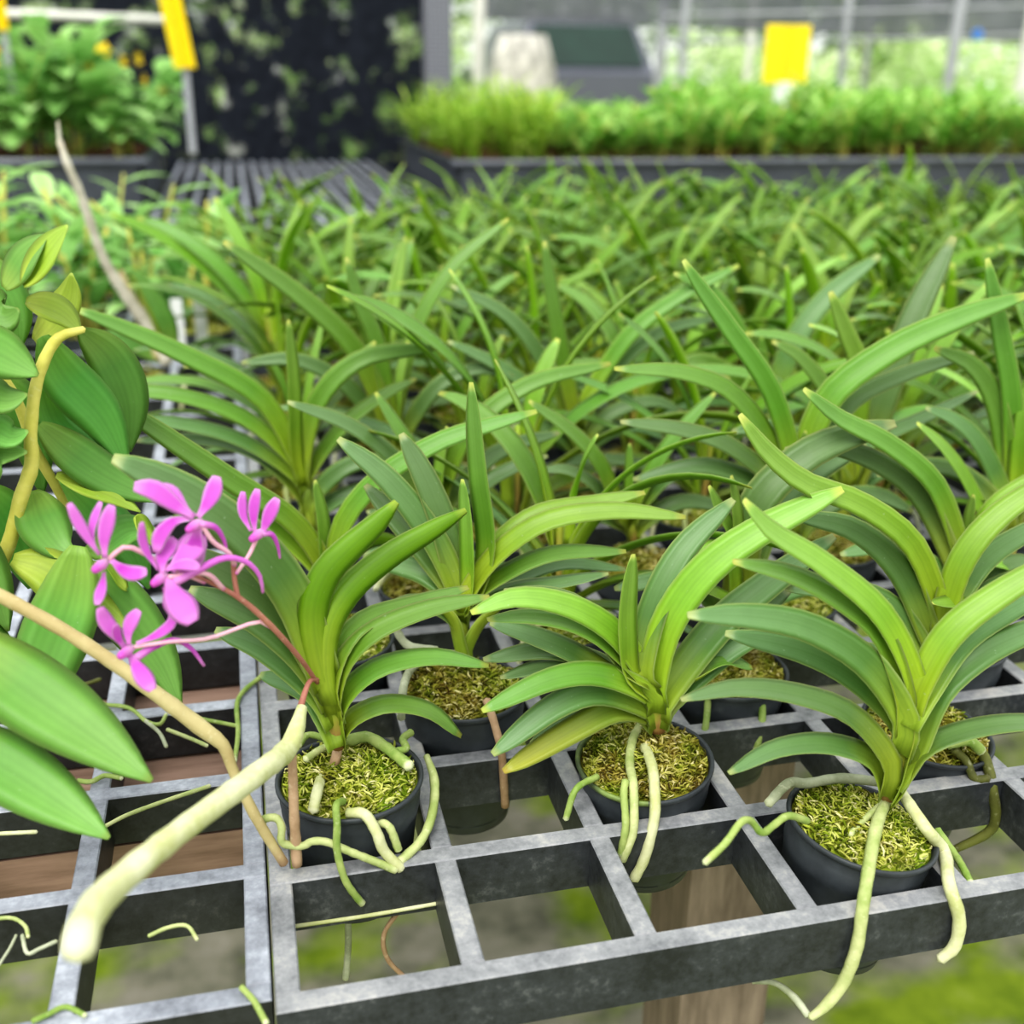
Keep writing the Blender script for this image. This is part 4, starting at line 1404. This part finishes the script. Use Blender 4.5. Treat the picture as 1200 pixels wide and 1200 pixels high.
if (X2, Y2) != (X, Y):
    dc2 = empty('cane_orchid', (X2 * P, Y2 * P, H - .08 * P), 'mossy pot with short yellow cane stubs close to the tray seam', 'orchid', 'cane orchids on the bench')
    put_pot(dc2, dc2.location, (0, 0), .9, True, False, 0)
    for px in ([(226, 380), (222, 340), (226, 312)], [(238, 380), (244, 350), (240, 322)]):
        sub('cane', trace_tube([(u, v, Y2) for u, v in px], [9, 9, 5]), M['cane'], dc2)
    for key, w, px in (('dd', 20, [(232, 385), (205, 350), (180, 345), (158, 356)]), ('d', 22, [(236, 380), (215, 330), (196, 300), (170, 292)])):
        broad(dc2, key, w, px, Y2, Y2)

# two plant tags
for (u, v, Y, hh, lab) in ((206, 350, 14.6, .0, 'upright white plant tag between the leafy pots'), (233, 352, 13.6, .0, 'white plant tag beside the orchid bed seam')):
    c = AY(u, v, Y)
    mb = MB()
    mb.box((c.x - .006, c.y - .0008, H - .02), (c.x + .006, c.y + .0008, c.z + hh))
    tag(link('plant_tag', mb.mesh('plant_tag', M['white'], False)), lab, 'tag', 'white plant tags')

# ------------------------------------------------------------------ benches further back
yb0, yb1 = 2.05, 3.75
mb = MB()
xl, xr = at(174, 190, 2.3).x, at(522, 190, 2.42).x
n = int((xr - xl) / .038)
for k in range(n):
    x = xl + k * .038
    mb.box((x, yb0, H - .03), (x + .012, yb1, H), 0)
for k in range(12):
    y = yb0 + (yb1 - yb0) * k / 11
    mb.box((xl, y - .005, H - .032), (xr, y + .005, H - .006), 0)
o = link('slatted_bench', mb.mesh('slatted_bench', M['tray2'], False))
tag(o, 'empty dark slatted bench behind the orchid bed', 'bench')
mb = MB()
mb.box((xl, yb0, H - .075), (xr, yb1, H - .055))
sub('bench_board', mb, M['blacktray'], o)
for (x, y) in ((xl + .05, yb0 + .1), (xr - .05, yb0 + .1), (xl + .05, yb1 - .1), (xr - .05, yb1 - .1)):
    mb = MB()
    mb.box((x - .03, y - .03, 0), (x + .03, y + .03, H - .075))
    sub('leg', mb, M['wood'], o)


def open_tray(name, x0, x1, y0, y1, z0, h, label, soil=.72):
    mb = MB()
    t, fl = .006, .012
    for lo, hi in (((x0, y0, z0), (x1, y0 + t, z0 + h)), ((x0, y1 - t, z0), (x1, y1, z0 + h)), ((x0, y0, z0), (x0 + t, y1, z0 + h)), ((x1 - t, y0, z0), (x1, y1, z0 + h)), ((x0, y0, z0), (x1, y1, z0 + t)),
                   ((x0 - fl, y1 - t, z0 + h - .008), (x1 + fl, y1 + fl, z0 + h)), ((x0 - fl, y0, z0 + h - .008), (x0 + t, y1, z0 + h)), ((x1 - t, y0, z0 + h - .008), (x1 + fl, y1, z0 + h))):
        mb.box(lo, hi)
    o = link(name, mb.mesh(name, M['blacktray'], False))
    tag(o, label, 'tray', 'black plant trays on the back benches')
    mb = MB()
    mb.tube([(x0 - fl, y0 - fl * .4, z0 + h - .006), ((x0 + x1) / 2, y0 - fl * .4, z0 + h - .006), (x1 + fl, y0 - fl * .4, z0 + h - .006)], .008, 8)
    sub('rim', mb, M['trayrim'], o)
    nx, ny = 30, 8
    mb = MB()
    zs = z0 + h * soil
    vs = [(x0 + t + (x1 - x0 - 2 * t) * i / nx, y0 + t + (y1 - y0 - 2 * t) * j / ny, zs + .015 * noise.noise(V((i * .9, j * .9, x0)))) for j in range(ny + 1) for i in range(nx + 1)]
    mb.add(vs, [(j * (nx + 1) + i, j * (nx + 1) + i + 1, (j + 1) * (nx + 1) + i + 1, (j + 1) * (nx + 1) + i) for j in range(ny) for i in range(nx)])
    s = sub('bark', mb, M['soil'], o)
    return o, zs


def back_bench(x0, x1, y0, y1, label):
    mb = MB()
    mb.box((x0, y0, H - .04), (x1, y1, H - .005))
    o = link('back_bench', mb.mesh('back_bench', M['blacktray'], False))
    tag(o, label, 'bench')
    for (x, y) in ((x0 + .05, y0 + .05), (x1 - .05, y0 + .05), (x0 + .05, y1 - .05), (x1 - .05, y1 - .05)):
        mb = MB()
        mb.box((x - .03, y - .03, 0), (x + .03, y + .03, H - .04))
        sub('leg', mb, M['wood'], o)
    return o


# left back tray
yl = 2.30
xa, xb = at(-160, 190, yl).x, at(166, 190, yl).x
zt = at(80, 186, yl).z
back_bench(xa, xb - .02, yl - .02, yl + .75, 'dark bench under the tray of yellow-flowered plants')
open_tray('plant_tray', xa, xb, yl, yl + .7, H - .005, zt - H + .005, 'shallow black tray holding tall leafy yellow-flowered plants', .86)
LV2 = [leafy_mesh(60 + s, .26, 4, .115, .052, .5, LM, 3 if s < 1 else 0, .75) for s in range(3)]
rr = random.Random(11)
k = 0
for row in range(3):
    for q in range(5):
        x = xa + (xb - xa) * (.14 + .20 * q + rr.uniform(-.03, .03))
        y = yl + .1 + .23 * row
        u, v = pix(V((x, y, zt + .1)))
        if u < -70:
            continue
        o = link('flowering_plant', LV2[k % 3])
        o.location = (x, y, H + (zt - H) * .8)
        o.rotation_euler = (0, 0, rr.random() * 6)
        o.scale = (1, 1, rr.uniform(.8, 1.1))
        tag(o, f'leafy plant in the shallow black tray beneath the tall yellow card, {ORD[row]} row, {ORD[q]} along', 'plant', 'leafy plants in the shallow tray')
        k += 1

# right back tray with seedlings
yr = 2.42
xa2, xb2 = at(536, 190, yr).x, at(1310, 200, yr).x
zt2 = at(870, 186, yr).z
back_bench(xa2 - .02, xb2, yr - .03, yr + .95, 'dark bench under the long tray of seedlings')
open_tray('plant_tray', xa2, xb2, yr, yr + .9, H - .005, max(.05, zt2 - H + .005), 'long black tray filled with young yellow-stemmed orchids', .9)
SM = [M['seedling'], M['canes'], M['yellowflower']]
SV = [leafy_mesh(80 + s, .20, 6, .085, .022, .42, SM, 0, .3) for s in range(5)]
GV = [leafy_mesh(90 + s, .15, 7, .13, .008, .6, [M['grassblade'], M['grassblade'], M['yellowflower']], 0, .4) for s in range(3)]
rr = random.Random(5)
k = 0
for row in range(6):
    for q in range(19):
        x = xa2 + (xb2 - xa2) * (q + .5 + rr.uniform(-.3, .3)) / 19
        y = yr + .08 + .15 * row
        u, v = pix(V((x, y, zt2 + .1)))
        if u > 1250:
            continue
        grass = u < 650
        o = link('tray_seedling', (GV if grass else SV)[k % (3 if grass else 5)])
        o.location = (x, y, H + max(.05, zt2 - H) * .82)
        o.rotation_euler = (0, 0, rr.random() * 6)
        o.scale = (1, 1, rr.uniform(.7, 1.0) * (1.05 if grass else .72 if u < 780 else .98))
        tag(o, 'grassy young orchid at the end of the long tray' if grass else 'young orchid with yellow stems in the long black tray', 'orchid', 'grassy young orchids in the long tray' if grass else 'young yellow-stemmed orchids in the long tray')
        k += 1


# yellow cards on stakes
def card(u0, v0, u1, v1, y, label, lean, stake_v, white=False):
    c0, c1 = at(u0, v0, y), at(u1, v1, y)
    root = empty('yellow_card', (0.5 * (c0.x + c1.x), y, c1.z), label, 'card', 'yellow sticky cards on stakes')
    w, h = abs(c1.x - c0.x), abs(c0.z - c1.z)
    mb = MB()
    nseg = 10
    for sgn in (0, 1):
        pass
    vs, fs = [], []
    for i in range(nseg + 1):
        x = -w / 2 + w * i / nseg
        yb = .006 * math.cos(i / nseg * PI * 3)
        for z in (0, h):
            for dy in (-.0008, .0008):
                vs.append((x + lean * (z / h), yb + dy, z))
    for i in range(nseg):
        a, b = i * 4, i * 4 + 4
        fs += [(a, b, b + 2, a + 2), (a + 1, a + 3, b + 3, b + 1), (a, a + 1, b + 1, b), (a + 2, b + 2, b + 3, a + 3)]
    fs += [(0, 2, 3, 1), (nseg * 4, nseg * 4 + 1, nseg * 4 + 3, nseg * 4 + 2)]
    mb.add(vs, fs)
    a = link('card_panel', mb.mesh('card_panel', M['yellow'], False), root)
    mb = MB()
    mb.box((-.007, -.004, at(u0, stake_v, y).z - c1.z), (.007, .004, .02))
    b = link('stake', mb.mesh('stake', M['pipe'], False), root)
    b.location = (0, .012, 0)
    if white:
        mb = MB()
        mb.box((-.028, -.006, -.07), (.022, -.003, .004))
        link('card_clip', mb.mesh('card_clip', M['white'], False), root)
    return root


card(191, -60, 230, 80, 2.28, 'long yellow sticky card tilted on a grey stake by the flowering plants', -.03, 180)
card(900, 28, 943, 98, 2.75, 'yellow sticky card with white clip above the long seedling tray', .0, 180, True)
card(-14, -30, 11, 36, 2.5, 'yellow card cut by the frame edge beyond the flowering plants', .0, 170)

# perforated post, black net panel, rails
mb = MB()
c0, c1 = at(500, 180, 3.55), at(531, 180, 3.55)
mb.box((c0.x, 3.55, 0), (c1.x, 3.60, 2.6))
tag(link('mesh_post', mb.mesh('mesh_post', M['perf'], False)), 'grey perforated post beside the black net screen', 'post')


def screen(name, u0, u1, v0, v1, y, mat, label, cat, nx=24, nz=6, bow=.03, slope=0.0):
    a, b, c = at(u0, v1, y), at(u1, v1, y), at(u0, v0, y)
    mb = MB()
    bz = at(u1, v1 + slope, y).z - a.z
    vs = [(a.x + (b.x - a.x) * i / nx, y + bow * noise.noise(V((i * .5, j * .7, y))), a.z + (c.z - a.z) * j / nz + bz * (i / nx) * (1 - j / nz)) for j in range(nz + 1) for i in range(nx + 1)]
    mb.add(vs, [(j * (nx + 1) + i, j * (nx + 1) + i + 1, (j + 1) * (nx + 1) + i + 1, (j + 1) * (nx + 1) + i) for j in range(nz) for i in range(nx)])
    o = link(name, mb.mesh(name, mat))
    return tag(o, label, cat)


screen('net_screen', -260, 505, -330, 430, 3.9, M['net'], 'black shade net hanging behind the empty slatted bench', 'net')
mb = MB()
r0, r1 = at(-40, 14, 3.2), at(205, 24, 3.2)
mb.tube([r0, (r0 + r1) / 2, r1], .012, 8)
tag(link('hanging_rail', mb.mesh('hanging_rail', M['pipew'])), 'pale horizontal rail above the yellow-flowered plants', 'rail')

screen('net_canopy', 560, 1420, -260, 22, 5.6, M['net2'], 'grey shade net stretched across the far side above the seedlings', 'net', bow=.05, slope=38)
for (u, w, y, lab, key) in ((790, 9, 5.2, 'grey pipe post behind the yellow card', 'pipe'), (766, 12, 7.5, 'grey pipe post further back near the car', 'pipe'), (974, 9, 5.4, 'pale grey pipe post under the net edge', 'pipe'), (1003, 7, 6.6, 'slim grey pole behind the pale grey one', 'pipe'), (1100, 13, 4.9, 'pale pole near the blue clip', 'pipe'), (1190, 26, 4.6, 'white post at the far end of the seedling tray', 'pipew'), (868, 8, 8.2, 'thin pale pole beside the yellow card', 'pipew'), (556, 13, 5.0, 'pale pole just beyond the perforated post', 'pipew')):
    c = at(u, 150, y)
    rad = w / 2 * depth(c) / F
    mb = MB()
    mb.tube([(c.x, c.y, 0), (c.x + .02, c.y, 1.2), (c.x + .05, c.y, 2.6)], rad, 10)
    tag(link('shade_pole', mb.mesh('shade_pole', M[key])), lab, 'pole', 'shade house poles')
for (v0, v1, y, lab) in ((50, 40, 5.3, 'lower taut wire under the grey net'), (18, 6, 5.3, 'upper taut wire across the grey net')):
    a, b = at(780, v0, y), at(1300, v1 - 3, y)
    mb = MB()
    mb.tube([a, (a + b) / 2 - V((0, 0, .01)), b], .009, 6)
    tag(link('support_wire', mb.mesh('support_wire', M['pipe'])), lab, 'wire', 'support wires')
c = at(1145, 42, 5.28)
mb = MB()
mb.box((c.x - .02, c.y - .015, c.z - .018), (c.x + .02, c.y + .01, c.z + .02))
mb.tube([c + V((-.03, 0, .01)), c + V((0, -.01, .03)), c + V((.03, 0, .01))], .008, 6)
tag(link('blue_clip', mb.mesh('blue_clip', M['blue'], False)), 'small blue clip on the lower wire', 'clip')

# the parked car
cy = 13.0
cx = at(690, 100, cy).x
car = empty('parked_car', (cx, cy, 0), 'grey parked car with dark rear window beyond the seedlings', 'car')


def extr(prof, hw, mat, name, bev=.94):
    """profile in x-z seen from behind, extruded along the car's length"""
    mb = MB()
    n = len(prof)
    secs = [(-.02, .92), (.12, 1.0), (2.2, 1.0), (3.6, .97), (4.2, .86)]
    vs = []
    for y, s in secs:
        vs += [(x * s, y, z if z < .6 else .6 + (z - .6) * s) for x, z in prof]
    fs = [(i * n + k, i * n + (k + 1) % n, (i + 1) * n + (k + 1) % n, (i + 1) * n + k) for i in range(len(secs) - 1) for k in range(n)]
    fs += [tuple(reversed(range(n))), tuple((len(secs) - 1) * n + k for k in range(n))]
    mb.add(vs, fs)
    return link(name, mb.mesh(name, mat, False), car)


extr([(-.9, .32), (.9, .32), (.95, .6), (.93, 1.0), (.86, 1.12), (-.86, 1.12), (-.93, 1.0), (-.95, .6)], 0, M['carpaint'], 'body')
mb = MB()
pr = [(-.84, 1.1), (.84, 1.1), (.66, 1.62), (.5, 1.70), (-.5, 1.70), (-.66, 1.62)]
vs = [(x, .12 + (z - 1.1) * .45, z) for x, z in pr] + [(x * .95, 3.0 - (z - 1.1) * 1.1, z) for x, z in pr]
mb.add(vs, [tuple(reversed(range(6))), tuple(range(6, 12))] + [(k, (k + 1) % 6, 6 + (k + 1) % 6, 6 + k) for k in range(6)])
link('cabin', mb.mesh('cabin', M['carpaint'], False), car)
mb = MB()
mb.add([(-.72, .105 + .03, 1.16), (.72, .105 + .03, 1.16), (.58, .32, 1.60), (-.58, .32, 1.60)], [(0, 1, 2, 3)])
g = link('rear_window', mb.mesh('rear_window', M['carglass'], False), car)
g.location = (0, -.02, 0)
for sx in (-1, 1):
    for yy in (.7, 3.3):
        mb = MB()
        mb.tube([(sx * .74, yy, .33), (sx * .94, yy, .33)], .33, 20)
        link('wheel', mb.mesh('wheel', M['rubber']), car)

# pale sheet-covered stack beside the car
c = at(612, 100, 9.0)
mb = MB()
n = 16
vs, fs = [], []
for i in range(7):
    z = 1.36 * i / 6
    for k in range(n):
        a = 2 * PI * k / n
        s = (1 - .45 * (i / 6) ** 3) * (1 + .12 * noise.noise(V((math.cos(a) * 2, math.sin(a) * 2, i * .5))))
        vs.append((c.x + .34 * s * math.cos(a), c.y + .3 * s * math.sin(a), z))
fs = [(i * n + k, i * n + (k + 1) % n, (i + 1) * n + (k + 1) % n, (i + 1) * n + k) for i in range(6) for k in range(n)] + [tuple(6 * n + k for k in range(n))]
mb.add(vs, fs)
tag(link('covered_stack', mb.mesh('covered_stack', M['sheet'])), 'pale sheet draped over a heap next to the parked car', 'heap')


# bushes and trees beyond
def bush_mesh(seed, n, rad, ll, mat):
    r = random.Random(seed)
    mb = MB()
    for _ in range(n):
        while True:
            d = V((r.uniform(-1, 1), r.uniform(-1, 1), r.uniform(-1, 1)))
            if .1 < d.length < 1:
                break
        d = d.normalized() * (r.random() ** .4)
        c = V((d.x * rad[0], d.y * rad[1], rad[2] + d.z * rad[2]))
        a = V((r.uniform(-1, 1), r.uniform(-1, 1), r.uniform(-.6, .6))).normalized()
        b = a.cross(V((r.uniform(-1, 1), r.uniform(-1, 1), r.uniform(-1, 1)))).normalized()
        L = ll * r.uniform(.6, 1.3)
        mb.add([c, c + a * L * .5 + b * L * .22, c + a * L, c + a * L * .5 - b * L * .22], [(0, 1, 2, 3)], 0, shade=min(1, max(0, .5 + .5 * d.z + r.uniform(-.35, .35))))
    return mb.mesh('bush_leaves', mat)


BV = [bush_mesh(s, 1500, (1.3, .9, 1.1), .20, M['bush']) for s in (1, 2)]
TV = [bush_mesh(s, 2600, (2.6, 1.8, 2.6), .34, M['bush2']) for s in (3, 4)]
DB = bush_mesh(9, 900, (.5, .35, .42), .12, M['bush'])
labs = ['broad pale bush beyond the car', 'bushy shrub behind the white posts', 'leafy shrub beneath the blue clip', 'loose shrub past the end of the seedling tray', 'green shrub showing through the black net', 'shrub behind the perforated post', 'dense shrub behind the flowering plants', 'low shrub between the poles', 'round shrub in the far corner']
for k, (u, y, sc) in enumerate(((835, 15.5, .75), (950, 11.5, .62), (1110, 13, .8), (1230, 9.5, .7), (330, 9, .7), (505, 16, .8), (60, 11, .9), (905, 20, .8), (1040, 19, 1.0))):
    c = at(u, 120, y)
    o = link('shrub', BV[k % 2])
    o.location = (c.x, c.y, 0)
    o.scale = (sc, sc, sc)
    tag(o, labs[k], 'shrub', 'shrubs beyond the nursery')
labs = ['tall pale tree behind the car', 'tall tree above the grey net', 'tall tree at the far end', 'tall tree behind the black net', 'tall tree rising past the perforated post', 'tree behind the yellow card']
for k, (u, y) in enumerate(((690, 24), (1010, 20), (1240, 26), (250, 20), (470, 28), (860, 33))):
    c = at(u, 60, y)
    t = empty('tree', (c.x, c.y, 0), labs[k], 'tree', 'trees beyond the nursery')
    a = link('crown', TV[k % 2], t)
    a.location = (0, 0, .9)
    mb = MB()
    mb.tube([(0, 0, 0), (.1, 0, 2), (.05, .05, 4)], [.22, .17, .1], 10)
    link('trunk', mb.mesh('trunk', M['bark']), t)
for k, (u, v, y, lab) in enumerate(((275, 105, 6.0, 'white crate seen faintly through the black net'), (318, 92, 6.4, 'white sack hanging faintly behind the black net'))):
    c = at(u, v, y)
    mb = MB()
    mb.box((c.x - .06, c.y - .1, 0), (c.x + .06, c.y + .1, c.z + .12))
    for q in range(3):
        mb.box((c.x - .07, c.y - .11, .3 + q * .3), (c.x + .07, c.y + .11, .33 + q * .3))
    tag(link('white_crate', mb.mesh('white_crate', M['white'], False)), lab, 'crate')

# ------------------------------------------------------------------ light
w = bpy.data.worlds.new('sky')
scene.world = w
w.use_nodes = True
nt = w.node_tree
bg = nt.nodes['Background']
tc = nt.nodes.new('ShaderNodeTexCoord')
sp = nt.nodes.new('ShaderNodeSeparateXYZ')
nt.links.new(tc.outputs['Generated'], sp.inputs[0])
rp = nt.nodes.new('ShaderNodeValToRGB')
e = rp.color_ramp.elements
e[0].position, e[0].color = 0.0, (.80, .84, .78, 1)
e[1].position, e[1].color = 0.5, (.97, 1.0, 1.0, 1)
nt.links.new(sp.outputs[2], rp.inputs[0])
nt.links.new(rp.outputs[0], bg.inputs[0])
bg.inputs[1].default_value = 1.25
ld = bpy.data.lights.new('sun', 'SUN')
ld.energy = 2.6
ld.angle = math.radians(40)
ld.color = (1, .98, .93)
lo = bpy.data.objects.new('sun', ld)
COL.objects.link(lo)
lo.rotation_euler = (math.radians(28), math.radians(-18), 0)
scene.view_settings.view_transform = 'Standard'
for lk in ('Medium High Contrast', 'None'):
    try:
        scene.view_settings.look = lk
        break
    except TypeError:
        pass
print('LOOK', scene.view_settings.look)
scene.view_settings.exposure = 0.1
